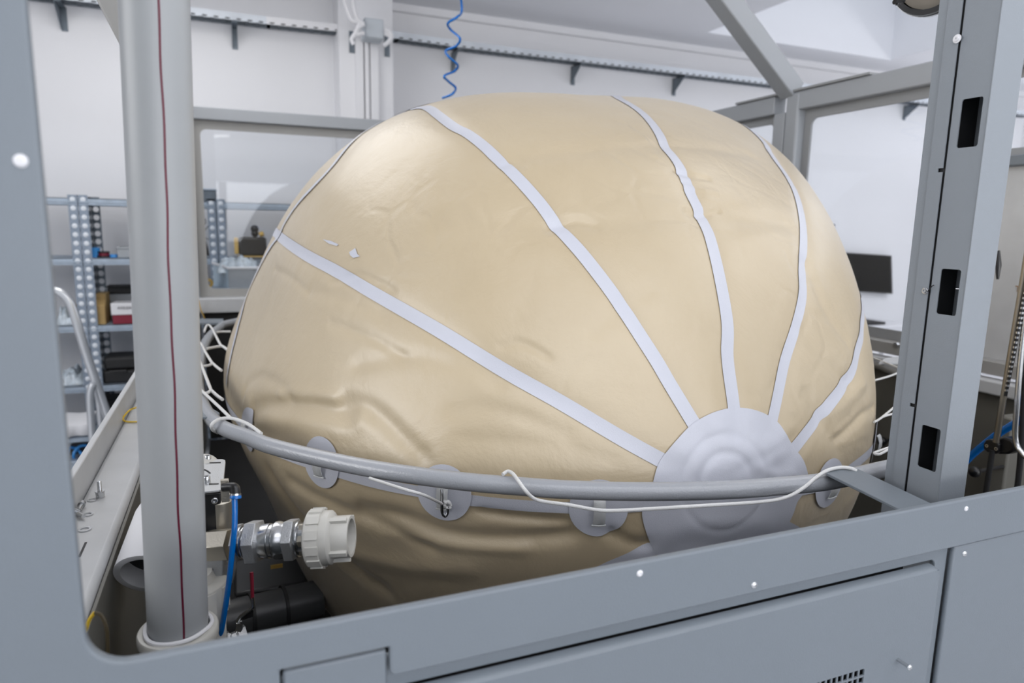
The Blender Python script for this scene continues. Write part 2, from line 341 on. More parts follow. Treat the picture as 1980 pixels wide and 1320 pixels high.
for pts in ([(660, -30), (668, 8), (680, 38), (692, 42), (704, 46)], [(684, -30), (683, 5), (690, 34), (700, 44)],
            [(704, 46), (692, 55), (690, 66), (704, 64)], [(686, 66), (680, 76), (684, 86)], [(696, 44), (690, 58), (684, 72)],
            [(744, 56), (753, 62), (757, 73), (748, 84), (742, 88)], [(744, 64), (756, 72), (752, 80)]):
    cb.tube(spline([at_y(u, v, 5.42) for u, v in pts], 6), .016, 8)
tag(cb.build('junction_cable', 'white'), 'white cables looping into the junction box from above and both sides', 'cable')
# blue coiled hose hanging
pts = [(889, -20), (893, 20), (884, 33), (866, 45), (872, 58), (889, 74), (883, 88), (862, 98), (868, 110), (885, 126), (878, 138), (859, 147), (868, 158), (881, 170), (874, 182), (856, 189)]
b = MB(); P = [at_y(u, v, 3.55+.06*math.sin(i*2.1)) for i, (u, v) in enumerate(pts)]
b.tube(spline(P, 8), .0065, 8)
tag(b.build('coiled_air_hose', 'blue'), 'thin blue coiled air hose hanging down behind the bag', 'hose')

# ------------------------------------------------------------------ shelving
YS = 5.35
def xs(u, v=500, y=YS): return at_y(u, v, y).x
ztop = at_y(200, 384, YS).z
levels = [ztop, at_y(200, 499, YS).z, at_y(200, 628, YS).z, at_y(200, 744, YS).z, at_y(200, 899, YS).z, .15]
def shelf_unit(x0, x1, label):
    t = thing('shelving_unit', ((x0+x1)/2, YS+.22, 0), label, 'shelving', 'galvanised shelving units on the back wall')
    for x, sx in ((x0, 1), (x1, -1)):
        for y, sy in ((YS, 1), (YS+.45, -1)):
            b = MB(); z0 = 0; hgt = ztop+.02; n = int(hgt/.057); xa, xb = sorted((x, x+.055*sx)); yy = sorted((y, y+.05*sy))
            if sy > 0: b.box((xa, y, 0), (xb, y+.002, hgt)); 
            else: perforated(b, (x, y, z0), (.055*sx, 0, 0), (0, 0, hgt), 1, n, .36)
            perforated(b, (x, y+.001*sy, z0), (0, .049*sy, 0), (0, 0, hgt), 1, n, .33)
            if sy > 0:
                b.cur = 1
                for k in range(n): b.lathe((x+.0275*sx, y+.001, (k+.5)*hgt/n), (0, -1, 0), [(0, .018), (.0026, .014)], 10)
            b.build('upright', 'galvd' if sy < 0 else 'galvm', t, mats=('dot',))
    for z in levels:
        b = MB().box((x0+.004, YS+.002, z-.045), (x1-.004, YS+.008, z)).box((x0+.004, YS+.44, z-.045), (x1-.004, YS+.446, z)).box((x0+.004, YS+.002, z-.004), (x1-.004, YS+.446, z))
        b.box((x0+.004, YS-.003, z-.028), (x1-.004, YS+.003, z-.02)).box((x0+.004, YS-.003, z-.045), (x1-.004, YS+.003, z-.04))
        b.build('shelf_board', 'galv', t)
    return t
ua, ub, uc, ud = xs(159), xs(160.5), xs(422), xs(424)
shelf_unit(ua-1.1, ua, 'galvanised shelving unit furthest left, mostly behind the grey jamb')
shelf_unit(ub, uc, 'galvanised shelving unit behind the white pipe holding boxes and trays')
shelf_unit(ud, ud+.86, 'galvanised shelving unit seen through the rear window with the power drill case')
def sbox(name, u0, u1, v0, lvl, m, label, cat, dy=.05, dep=.2, z1=None, bev=.006, zb=None, cls='box'):
    y = YS+dy; a, c = at_y(u0, v0, y), at_y(u1, v0, y); zb = levels[lvl]+.0005 if zb is None else zb
    t = thing(name, ((a.x+c.x)/2, y+dep/2, zb), label, cat)
    return t, a.x, c.x, y, zb, a.z
# shelf 2 (second from top)
t, x0, x1, y, zb, z1 = sbox('plastic_tub', 173, 186, 479, 1, 'bluel', 'small light blue plastic tub on the second shelf', 'tub')
MB().lathe(((x0+x1)/2, y+.06, zb), (0, 0, 1), [(0, .02), (.0, .028), (z1-zb, .034), (z1-zb, .030), (.004, .024)], 20, True).build('tub_body', 'bluel', t)
t, x0, x1, y, zb, z1 = sbox('tape_spool', 188, 207, 481, 1, 'redp', 'dark red spool lying on the second shelf beside the blue tub', 'spool')
MB().cyl(((x0+x1)/2, y+.05, zb), ((x0+x1)/2, y+.05, zb+.012), .042).cyl(((x0+x1)/2, y+.05, zb+.03), ((x0+x1)/2, y+.05, zb+.042), .036).build('spool_flange', 'blackm', t)
MB().cyl(((x0+x1)/2, y+.05, zb+.012), ((x0+x1)/2, y+.05, zb+.03), .034).build('spool_winding', 'redp', t)
t, x0, x1, y, zb, z1 = sbox('wire_coil', 211, 224, 484, 1, 'bluel', 'small blue coil of wire on the second shelf', 'coil')
b = MB()
for k in range(3): b.tube([((x0+x1)/2+.022*math.cos(a), y+.04+.022*math.sin(a), zb+.004+.007*k) for a in np.linspace(0, 2*PI, 20, endpoint=False)], .0035, 6, closed=True)
b.build('coil_loop', 'bluel', t)
t, x0, x1, y, zb, z1 = sbox('storage_box', 226, 275, 477, 1, 'gbox', 'low warm grey box on the second shelf, half behind the white pipe', 'box')
MB().box((x0, y, zb), (x1, y+.2, zb+(z1-zb)*.8)).build('box_body', 'gbox', t, bevel=.004); MB().box((x0-.003, y-.003, zb+(z1-zb)*.8), (x1+.003, y+.203, z1)).build('lid', 'gbox', t, bevel=.004)
# shelf 3
t, x0, x1, y, zb, z1 = sbox('cardboard_box', 181, 202, 569, 2, 'cardb', 'tall brown cardboard box with an open flap on the third shelf', 'box')
zm = at_y(190, 590, y).z
MB().box((x0, y+.03, zb), (x1, y+.2, z1)).build('box_body', 'cardb', t, bevel=.003)
MB().hexa([(x0, y-.03, zm-.005), (x1, y-.03, zm-.005), (x1, y+.03, zm+.03), (x0, y+.03, zm+.03)], [(x0, y-.03, zm-.001), (x1, y-.03, zm-.001), (x1, y+.03, zm+.034), (x0, y+.03, zm+.034)]).build('box_flap', 'cardb', t)
MB().box((x0, y-.03, zb), (x1, y+.028, zm-.005)).build('front_tray', 'cardb', t, bevel=.003)
t, x0, x1, y, zb, z1 = sbox('cardboard_box', 145, 158, 592, 2, 'cardb', 'small brown carton behind the perforated upright on the third shelf', 'box')
MB().box((x0, y, zb), (x1, y+.15, z1)).build('box_body', 'cardb', t, bevel=.003); MB().box((x0-.002, y-.002, z1), (x1+.002, y+.152, z1+.01)).build('lid', 'cardb', t)
t, x0, x1, y, zb, z1 = sbox('product_box', 213, 262, 587, 2, 'white', 'white carton with a dark red base band and small print on the third shelf', 'box', dy=.0, dep=.25)
zr = at_y(230, 609, y).z
MB().box((x0, y+.006, zr), (x1+.06, y+.25, z1)).build('box_lid', 'white', t, bevel=.004); MB().box((x0+.006, y+.010, zb), (x1+.054, y+.246, zr)).build('box_base', 'redp', t, bevel=.003)
text('AXILEAXT', (x0+.04, y+.004, zr+.04), (1, 0, 0), (0, 0, 1), .026, 'inkd', t)
wb = z1
t, x0, x1, y, zb, z1 = sbox('storage_bin', 206, 258, 569, 2, 'gbox', 'grey plastic bin behind the white and red carton on the third shelf', 'bin', dy=.27, dep=.16)
MB().box((x0, y, zb), (x1+.03, y+.16, z1)).build('bin_body', 'gbox', t, bevel=.006); MB().box((x0-.004, y-.004, z1-.012), (x1+.034, y+.164, z1-.004)).build('rim', 'gbox', t)
gz = z1
t, x0, x1, y, zb, z1 = sbox('storage_tray', 206, 255, 553, 2, 'black', 'black tray stacked on the grey bin on the third shelf', 'tray', dy=.272, dep=.15, zb=gz+.001)
MB().box((x0, y, zb), (x1, y+.15, z1-.01)).build('tray_body', 'blackm', t, bevel=.01); MB().box((x0-.004, y-.004, z1-.01), (x1+.004, y+.154, z1)).build('rim', 'blackm', t, bevel=.003)
def heap(name, u0, u1, v0, lvl, m, label, cat, seed, y=YS+.1, zb=None):
    a, c = at_y(u0, v0, y), at_y(u1, v0, y); zb = levels[lvl] if zb is None else zb; b = MB(); rr = random.Random(seed); hh = max(.03, a.z-zb)
    vs = []; nx, ny = 26, 12
    for i in range(nx):
        for j in range(ny):
            fx, fy = i/(nx-1), j/(ny-1); e = math.sin(PI*fx)**.5*math.sin(PI*fy)**.5 if 0 < fx < 1 and 0 < fy < 1 else 0
            vs.append((a.x+(c.x-a.x)*fx, y-.05+.25*fy, zb+.002+e*hh*(.55+.6*noise.noise(Vector((fx*5+seed, fy*4, seed))))))
    fs = [(i*ny+j, (i+1)*ny+j, (i+1)*ny+j+1, i*ny+j+1) for i in range(nx-1) for j in range(ny-1)]
    b.add(vs, fs); o = b.build(name, m); return tag(o, label, cat)
heap('plastic_bag', 100, 146, 575, 2, 'bag', 'crumpled clear plastic bags on the third shelf beside the jamb', 'bag', 3)
heap('plastic_bag', 108, 170, 700, 3, 'bag', 'crumpled clear plastic bags on the fourth shelf beside the ladder', 'bag', 5)
t, x0, x1, y, zb, z1 = sbox('tool_case', 192, 262, 692, 3, 'blackm', 'black hard tool case on the fourth shelf', 'case', dy=.02)
zc = (zb+z1)/2
MB().box((x0+.01, y, zb), (x1+.04, y+.25, zc-.003)).build('case_base', 'blackm', t, bevel=.015); MB().box((x0+.02, y+.004, zc+.003), (x1+.04, y+.246, z1)).build('case_lid', 'blackm', t, bevel=.02)
MB().tube([((x0+x1)/2-.05, y-.002, zc), ((x0+x1)/2-.05, y-.03, zc), ((x0+x1)/2+.05, y-.03, zc), ((x0+x1)/2+.05, y-.002, zc)], .007, 8).build('case_handle', 'black', t)
t, x0, x1, y, zb, z1 = sbox('storage_bin', 180, 228, 775, 4, 'blackm', 'tall black bin with a red badge on the fifth shelf behind the ladder', 'bin', dy=.12)
z1 = min(z1, levels[3]-.055); MB().box((x0, y, zb), (x1, y+.22, z1)).build('bin_body', 'blackm', t, bevel=.01)
p_, q_ = at_y(174, 783, y-.002), at_y(182, 796, y-.002)
MB().box((p_.x, y-.004, q_.z), (q_.x, y-.0005, p_.z)).build('badge', 'redp', t)
YT = 4.8
a, c = at_y(104, 850, YT), at_y(178, 850, YT); zt1_ = a.z; zt2_ = at_y(150, 897, YT).z
t = thing('tool_trolley', ((a.x+c.x)/2, YT+.15, 0), 'light steel trolley standing before the shelving behind the step ladder', 'trolley')
for z in (zt1_, zt2_, .2): MB().box((a.x, YT, z-.03), (c.x+.06, YT+.3, z)).build('trolley_shelf', 'galv', t, bevel=.004)
for x in (a.x+.01, c.x+.035):
    for y in (YT+.01, YT+.27): MB().box((x, y, 0), (x+.02, y+.02, zt1_-.031)).build('leg', 'galvm', t)
zz = at_y(150, 816, YT).z; b = MB(); n = 16; vs = []
for i in range(n+1):
    fx = i/n; x = a.x+(c.x-a.x)*fx; dz = .012*math.sin(fx*9)
    vs += [(x, YT+.28, zt1_+.002), (x, YT+.24, zz+dz*.3), (x, YT+.03, zz+dz*.2), (x, YT-.005, zz-.02), (x, YT-.02+.008*math.sin(fx*14), zt1_-.01+.02*math.sin(fx*3.3)+(.03*fx*fx))]
b.add(vs, [(i*5+j, (i+1)*5+j, (i+1)*5+j+1, i*5+j+1) for i in range(n) for j in range(4)]); tag(b.build('folded_sheet', 'white', solid=.004), 'white folded sheet lying over the top of the steel trolley', 'sheet')
bt = MB()
for i in range(1):
    q = [at_y(u, v, YT+.05+.02*(j % 3)) for j, (u, v) in enumerate(((126, 886), (134, 866), (148, 868), (160, 880), (164, 892), (150, 894), (142, 880), (152, 864), (168, 862), (166, 880), (158, 893)))]; bt.tube(spline(q, 6), .009, 8)
tag(bt.build('air_hose', 'bluel'), 'tangled light blue air hose on the lower shelf of the steel trolley', 'hose')
a = at_y(136, 870, YT+.2); c = at_y(175, 893, YT+.2)
tag(MB().box((a.x, YT+.14, zt2_+.001), (c.x, YT+.28, zt2_+.07)).build('parts_box', 'blackm', bevel=.01), 'low black box behind the light blue hose on the steel trolley', 'box')
# third unit
z2 = at_y(405, 501, YS).z
t, x0, x1, y, zb, z1 = sbox('metal_case', 383, 417, 364, 0, 'galv', 'small grey metal case standing on top of the shelving, right of the pipe', 'case', dy=.0)
MB().box((x0, y, zb), (x1, y+.2, z1-.012)).build('case_body', 'galvd', t, bevel=.005); MB().box((x0-.003, y-.003, z1-.011), (x1+.003, y+.203, z1)).build('lid', 'galv', t, bevel=.003)
t, x0, x1, y, zb, z1 = sbox('soldering_tool', 388, 401, 432, 1, 'black', 'black hand tool with loose wires standing on the shelf by the rear window frame', 'tool', dy=-.03)
MB().tube([at_y(u, v, YS+.02) for u, v in ((389, 440), (391, 452), (393, 466), (396, 480), (397, 494))], .02, 10, r_fn=lambda f: .010+.018*f).build('tool_body', 'black', t)
b = MB()
for q in ([(391, 455), (400, 440), (408, 432)], [(390, 448), (398, 428), (392, 420)], [(394, 458), (404, 462), (409, 450)]): b.tube(spline([at_y(u, v, YS+.02) for u, v in q], 5), .003, 6)
b.build('wire', 'blackm', t)
YB2 = 5.0; bzt = at_y(403, 558, YB2).z
a, c = at_y(390, 558, YB2), at_y(560, 558, YB2)
t = thing('work_bench', ((a.x+c.x)/2, YB2+.14, 0), 'narrow pale bench behind the rear window carrying the blue carton', 'bench')
MB().box((a.x, YB2, bzt-.03), (c.x, YB2+.3, bzt)).build('bench_top', 'galv', t, bevel=.003)
for x in (a.x+.01, c.x-.04):
    for y in (YB2+.01, YB2+.26): MB().box((x, y, 0), (x+.03, y+.03, bzt-.031)).build('leg', 'galvm', t)
y = YB2+.03; x0 = at_y(412, 520, y+.2).x; xm = at_y(441, 530, y).x; z1 = at_y(412, 510, y+.2).z; fr_ = at_y(441, 520, y).z; zb = bzt+.0005
t = thing('open_carton', (xm+.1, y+.1, zb), 'pale blue open carton seen through the rear window, its rim edged white', 'box')
MB().hexa([(x0, y+.2, zb), (xm, y, zb), (xm, y+.005, zb), (x0+.005, y+.2, zb)], [(x0, y+.2, z1), (xm, y, fr_), (xm, y+.005, fr_), (x0+.005, y+.2, z1)]).build('carton_side', 'lblue', t)
MB().box((xm+.001, y, zb), (xm+.35, y+.006, fr_)).build('carton_front', 'gbox', t); MB().box((x0+.01, y+.2, zb), (xm+.35, y+.206, fr_)).build('carton_back', 'gbox', t)
MB().tube([(x0, y+.2, z1+.006), (xm, y, fr_+.006), (xm+.35, y, fr_+.006)], .011, 6).build('carton_rim', 'white', t)
heap('bubble_wrap', 416, 500, 476, 1, 'bag', 'crumpled clear wrap bulging out of the pale blue carton', 'wrap', 8, y=YB2+.10, zb=fr_-.03)
y = YS-.05; a, c, e = at_y(452, 458, y), at_y(515, 458, y), at_y(460, 494, y)
t = thing('drill_case', ((a.x+c.x)/2, y, e.z), 'black drill battery case with a yellow end seen behind the rear window', 'tool case')
MB().box((a.x+.03, y, e.z), (c.x, y+.12, a.z)).build('case_body', 'black', t, bevel=.015); MB().box((a.x, y+.004, e.z+.01), (a.x+.029, y+.116, a.z-.005)).build('end_cap', 'amber', t, bevel=.006)
MB().box((a.x+.02, y+.01, e.z-.012), (c.x, y+.11, e.z-.001)).build('base_trim', 'amber', t)
zq = e.z
a = at_y(493, 446, y+.02)
t = thing('drill_chuck', (a.x, y+.07, a.z-.035), 'round black knob with a yellow collar standing behind the black drill case', 'tool')
MB().sphere((a.x, y+.07, a.z+.012), .028).sphere((a.x, y+.07, a.z-.02), .026).build('knob', 'black', t); MB().cyl((a.x+.03, y+.07, a.z-.03), (a.x+.06, y+.07, a.z-.02), .018).build('collar', 'amber', t)
a, c = at_y(437, 443, YS+.3), at_y(471, 480, YS+.3)
tag(MB().box((a.x, YS+.3, levels[1]+.001), (c.x, YS+.31, a.z)).build('paper_sheet', 'white'), 'white sheet of paper propped at the back of the right shelf', 'paper')
a, c = at_y(396, 541, YB2+.06), at_y(409, 557, YB2+.06)
t = thing('tape_roll', ((a.x+c.x)/2, YB2+.07, bzt), 'small amber roll standing beside the pale blue carton', 'roll')
MB().lathe(((a.x+c.x)/2, YB2+.06, bzt+.032), (0, 1, 0), [(0, .014), (0, .032), (.03, .032), (.03, .014), (0, .014)], 20, False).build('roll', 'amber', t)

# ------------------------------------------------------------------ ladder
t = thing('step_ladder', (at_y(180, 800, 4.5).x, 4.5, 0), 'aluminium step ladder with a curved handrail beyond the left side of the machine', 'ladder')
def L(u, v, y=4.5): return at_y(u, v, y)
MB().tube(spline([L(70, 574), L(88, 566), L(103, 562), L(118, 566), L(132, 580), L(143, 606), L(165, 678), L(190, 752), L(212, 815), L(245, 905), L(290, 1030)], 6), .024, 14).build('rail', 'alu', t)
MB().tube(spline([L(181, 742, 4.45), L(176, 752, 4.45), L(174, 775, 4.45), L(178, 840, 4.45), L(184, 930, 4.45), L(192, 1100, 4.45)], 6), .02, 12).build('rail', 'alu', t)
MB().tube(spline([L(189, 760, 4.6), L(194, 800, 4.6), L(200, 870, 4.6), L(205, 960, 4.6)], 6), .018, 12).build('rail', 'alu', t)
for v in (860, 960):
    MB().bar(L(182, v, 4.45), L(215+(v-830)*.3, v-6, 4.5), .07, .02).build('step', 'alu', t)

# ------------------------------------------------------------------ right background
a, c, d, e = at_y(1590, 485, 5.93), at_y(1724, 494, 5.93), at_y(1726, 568, 5.93), at_y(1592, 559, 5.93)
t = thing('wall_monitor', ((a.x+c.x)/2, 5.95, e.z), 'large dark flat monitor on the back wall right of the bag', 'monitor')
MB().prism([a, c, d, e], (0, .04, 0)).build('housing', 'black', t)
s = .94
ce = (a+c+d+e)/4
MB().prism([ce+(p-ce)*s-Vector((0, .002, 0)) for p in (a, c, d, e)], (0, .001, 0)).build('screen', 'screen', t)
MB().box((ce.x-.1, 5.965, ce.z-.1), (ce.x+.1, 5.999, ce.z+.1)).build('wall_mount', 'blackm', t)
a, c = at_y(1560, 424, 5.7), at_y(1614, 500, 5.7)
t = thing('wall_cabinet', ((a.x+c.x)/2, 5.85, c.z), 'small white open wall cabinet partly behind the bag', 'cabinet')
for lo, hi in (((a.x, 5.7, a.z-.04), (c.x, 5.999, a.z)), ((c.x-.04, 5.7, c.z), (c.x, 5.999, a.z-.041)), ((a.x, 5.7, c.z), (a.x+.04, 5.999, a.z-.041)), ((a.x+.041, 5.7, (a.z+c.z)/2-.02), (c.x-.041, 5.999, (a.z+c.z)/2))):
    MB().box(lo, hi).build('cabinet_panel', 'white', t)
q = at_y(1601, 452, 5.72)
tag(MB().box((q.x-.03, 5.72, (a.z+c.z)/2+.001), (q.x+.03, 5.85, (a.z+c.z)/2+.06)).build('charger', 'black', bevel=.01), 'small black charger inside the white wall cabinet', 'charger')
q = at_y(1586, 417, 5.72)
tag(MB().box((q.x-.06, 5.72, a.z+.001), (q.x+.02, 5.82, a.z+.035)).build('tape_box', 'amber', bevel=.004), 'small amber box on top of the white wall cabinet', 'box')
a, c = at_y(1640, 622, 5.2), at_y(1768, 627, 5.2)
zt_ = c.z
t = thing('work_desk', ((a.x+c.x)/2, 5.5, 0), 'white work desk below the dark wall monitor', 'desk')
MB().box((a.x-.4, 5.2, zt_-.035), (c.x, 5.95, zt_)).build('desk_top', 'white', t, bevel=.005)
q = at_y(1716, 650, 5.25)
for x, y in ((q.x, 5.25), (q.x, 5.85), (a.x-.3, 5.25), (a.x-.3, 5.85)): MB().box((x-.03, y, 0), (x+.03, y+.06, zt_-.036)).build('leg', 'white', t)
MB().box((a.x-.3, 5.6, zt_-.40), (q.x-.031, 5.64, zt_-.15)).build('modesty_panel', 'white', t)
q = at_y(1690, 612, 5.35)
t = thing('laptop', (q.x, 5.4, zt_), 'dark closed laptop at the left end of the white desk', 'laptop')
MB().box((q.x-.2, 5.28, zt_+.001), (q.x+.10, 5.52, zt_+.015)).build('laptop_base', 'blackm', t, bevel=.003); MB().box((q.x-.2, 5.28, zt_+.016), (q.x+.10, 5.52, zt_+.027)).build('laptop_lid', 'blackm', t, bevel=.003)
# strip lamp that the rear window mirrors
# ================================================================== THE TEST ENCLOSURE
ENC = thing('test_enclosure', (1.2, 2.8, 0), 'large grey sheet metal test enclosure with clear side windows around the inflated bag', 'machine enclosure')
Y0 = .72
k = .72/.95
jx = -.2*k
bz = -.58*k+H          # top of the front band
cz = -.691*k+H
def arc(cx, cz_, r, a0, a1, n=8): return [(cx+r*math.cos(math.radians(a0+(a1-a0)*i/n)), cz_+r*math.sin(math.radians(a0+(a1-a0)*i/n))) for i in range(n+1)]
nx0 = at_y(541, 1300, Y0).x; nx1 = at_y(754, 1270, Y0).x; nz = at_y(750, 1252, Y0).z
poly = [(-1.0, H+1.5), (jx, H+1.5)]+arc(jx+.038, bz+.038, .038, 180, 270)+[(2.2, bz), (2.2, cz)]+arc(nx1+.008, cz+.008, .008, 270, 180, 4)+[(nx1, nz), (nx0, nz), (nx0, .2), (-1.0, .2)]
fp = MB().prism([(x, Y0, z) for x, z in poly], (0, .012, 0)).build('front_panel', 'paint', ENC, bevel=.003, seg=3)
def pan_screw(u, v, parent, y=Y0, r=.0052, m='chrome', nrm=(0, -1, 0), long=0, pt=None, name='screw'):
    p = pt or at_y(u, v, y); n_ = Vector(nrm); b = MB()
    if long: b.cyl(p, p+n_*long, r*.6); p = p+n_*long
    prof = [(0, r)]+[(r*.55*math.sin(a), r*math.cos(a)) for a in np.linspace(0, PI/2*.75, 5)]+[(r*.50, r*.36), (r*.25, r*.3)]
    b.lathe(p, n_, prof, 20)
    return b.build(name, m, parent)
pan_screw(1237, 1108, fp, m='white', r=.0048); pan_screw(1458, 1131, fp, r=.0056); pan_screw(1868, 983, fp, m='white', r=.0045); pan_screw(40, 311, fp, m='white', r=.0058)
# tab behind the notch, lower sheet with the door opening, door, right panel
dz = at_y(1801, 1103, Y0).z; dx = at_y(1806, 1150, Y0).x; sx = at_y(1849, 1062, Y0).x
b = MB(); ring_plate(b, (nx0+.002, sx-.0015, .15, cz+.02), (.12, dx+.010, .30, dz+.010), lambda x, z: (x, Y0+.0125, z), (0, .008, 0), .012)
ls = b.build('lower_panel', 'paint', ENC, bevel=.0025, seg=3)
MB().box((nx0+.003, Y0+.0035, nz-.09), (nx1-.003, Y0+.0125, nz-.0045)).build('hinge_tab', 'paint', ENC, bevel=.004, seg=3)
gx1 = at_y(1672, 1292, Y0-.004).x; gz1 = at_y(1672, 1292, Y0-.004).z
cell = .0118; ncx, ncz = 14, 6; gx0 = gx1-cell*ncx; gz0 = gz1-cell*1.15*ncz
b = MB(); ring_plate(b, (.127, dx, .31, dz), (gx0, gx1, gz0, gz1), lambda x, z: (x, Y0-.004, z), (0, .003, 0), .003)
dr = b.build('door', 'paint', ENC)
b = MB()
for i in range(1, ncx): b.box((gx0+cell*i-.0017, Y0-.0035, gz0-.001), (gx0+cell*i+.0017, Y0-.0015, gz1+.001))
for j in range(1, ncz): b.box((gx0-.001, Y0-.0037, gz1-cell*1.15*j-.0017), (gx1+.001, Y0-.0012, gz1-cell*1.15*j+.0017))
b.build('vent_grille', 'paint', dr)
def gridplate(b, A, B, hole, f, th):
    th = Vector(th)
    for i in range(len(A)-1):
        for j in range(len(B)-1):
            if hole(i, j): continue
            q = [Vector(f(A[i], B[j])), Vector(f(A[i+1], B[j])), Vector(f(A[i+1], B[j+1])), Vector(f(A[i], B[j+1]))]
            b.hexa(q, [p+th for p in q])
# rounded rim of the door
rim = [( .127, dz), (dx, dz), (dx, .31), (.127, .31)]
b = MB(); R_ = .012
pr = []
for i in range(7):
    a = PI/2*i/6; pr.append((R_*math.sin(a), R_*(1-math.cos(a))))
inn = rrect(.127, dx, .31, dz, .012, 6)
vs = []
cxm, czm = (.127+dx)/2, (.31+dz)/2
for o_, y_ in pr:
    rr_ = rrect(.127-o_*.6, dx+o_*.6, .31-o_*.6, dz+o_*.6, .012+o_*.6, 6); vs += [(x, Y0-.004+y_*1.3, z) for x, z in rr_]
n = len(inn); b.add(vs, [(i*n+k_, i*n+(k_+1) % n, (i+1)*n+(k_+1) % n, (i+1)*n+k_) for i in range(6) for k_ in range(n)]); b.build('door_rim', 'paint', dr)
st = pan_screw(1736, 1275, dr, y=Y0-.004, r=.0052, long=.022, name='lock_stud')
MB().box((.10, Y0+.10, .2), (1.13, Y0+.11, dz+.05)).build('interior_shade', 'blackm', ENC)  # black sheet painting the interior shade behind door gap and grille
rp = MB().box((sx+.0015, Y0+.004, .2), (2.2, Y0+.014, cz-.0015)).build('side_cover', 'paint', ENC, bevel=.004, seg=3)
pan_screw(1865, 1070, rp, y=Y0+.004, r=.0056)
# ---- slotted column
CX_ = 1.2; ya, yb, yc = .82, .886, .913
sl = [(z+H, z+.083+H) for z in (-.736, -.44, -.145, .151, .447, .743)]; col = MB(); zb_ = .4
for n_, (s0, s1) in enumerate(sl):
    zt_ = (s1+sl[n_+1][0])/2 if n_ < 5 else H+1.2
    ring_plate(col, (ya, yb-.003, zb_, zt_), (ya+.010, ya+.048, s0, s1), lambda y, z: (CX_, y, z), (.0025, 0, 0), .0045); zb_ = zt_
co = col.build('slotted_column', 'paint_part_lit', ENC, ang=30)
MB().box((CX_-.0013, ya-.0027, .4), (CX_+.071, ya-.0002, H+1.2)).build('column_face', 'paint_part_lit', co, bevel=.001)
MB().box((CX_+.0685, ya, .4), (CX_+.071, ya+.09, H+1.2)).build('column_back', 'paint_part_lit', co)
MB().box((CX_+.012, yb-.002, .4), (CX_+.068, yb, H+1.2)).build('column_web', 'blackm', co)
# flange with notches
nt_ = [-.325, .1145]; fz = [.4]
for z in nt_: fz += [H+z-.0035, H+z+.0035]
fz += [H+1.2]; fl = MB()
gridplate(fl, [yb+.0005, yb+.0095, yc], fz, lambda i, j: i == 0 and j % 2 == 1, lambda y, z: (CX_-.003, y, z), (.002, 0, 0))
flg = fl.build('column_flange', 'paint_part_lit', co, ang=30)
MB().box((CX_+.0022, yb-.006, .4), (CX_+.004, yb+.012, H+1.2)).build('gap_shade', 'blackm', co)  # black strip added behind the joint so the gap reads as shade
MB().box((CX_+.0005, yb+.014, .4), (CX_+.004, yc+.02, H+1.2)).build('flange_backing', 'paint_part_lit', co)
p = at_x(1851, 75, CX_-.004); b = MB().lathe(p, (-1, 0, 0), [(0, .0075), (.0012, .0075), (.0015, .0045), (.004, .0042), (.004, .0018), (.002, .0016)], 20); b.build('washer_screw', 'white', flg)
p = at_x(1789, 562, CX_-.004); MB().lathe(p, (-1, 0, 0), [(0, .0062), (.001, .0062), (.0013, .0045), (.004, .0036), (.004, .002), (.002, .0018)], 20).build('washer_screw', 'chrome', flg)
MB().tube(spline([at_x(u, v, CX_-.006) for u, v in ((1793, 563), (1798, 559), (1801, 554), (1806, 551))], 4), .0009, 6).build('wire_tail', 'black', flg)
a = at_x(1848, 558, CX_+.006); MB().cyl(a, a+Vector((.004, -.012, 0))*1, .0011).build('column_pin', 'chrome', co)
# ---- side frame on the right (x = 2.7), rear frame (y = 4.87), rails
XR, YB = 2.7, 4.87
zt0, zt1 = H+.612, H+.703
cutc = [at_x(u, 250, XR).y for u in (1493, 1541)]   # post spans these depths
yp0, yp1 = cutc[1], cutc[0]
def fbar(name, lo, hi, m='paint_lit', bev=.006): return MB().box(lo, hi).build(name, m, ENC, bevel=bev, seg=3)
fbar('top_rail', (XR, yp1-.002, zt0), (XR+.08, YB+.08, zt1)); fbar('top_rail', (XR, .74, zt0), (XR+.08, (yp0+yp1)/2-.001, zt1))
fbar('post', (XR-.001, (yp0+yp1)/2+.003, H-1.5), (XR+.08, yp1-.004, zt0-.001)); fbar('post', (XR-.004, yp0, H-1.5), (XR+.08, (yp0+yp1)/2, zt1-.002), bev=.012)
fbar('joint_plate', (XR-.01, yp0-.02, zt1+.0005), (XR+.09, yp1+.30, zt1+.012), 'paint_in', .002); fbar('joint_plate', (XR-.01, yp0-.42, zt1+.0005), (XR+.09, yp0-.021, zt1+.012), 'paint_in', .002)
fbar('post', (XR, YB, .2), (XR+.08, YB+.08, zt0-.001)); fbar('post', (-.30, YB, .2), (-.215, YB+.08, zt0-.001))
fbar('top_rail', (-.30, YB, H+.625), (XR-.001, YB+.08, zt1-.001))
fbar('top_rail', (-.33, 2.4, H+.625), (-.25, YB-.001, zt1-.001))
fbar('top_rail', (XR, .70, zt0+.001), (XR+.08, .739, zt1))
# rear sill
fbar('rear_sill', (-.30, YB-.06, H-.595), (XR-.001, YB+.08, H-.50), 'rail'); 
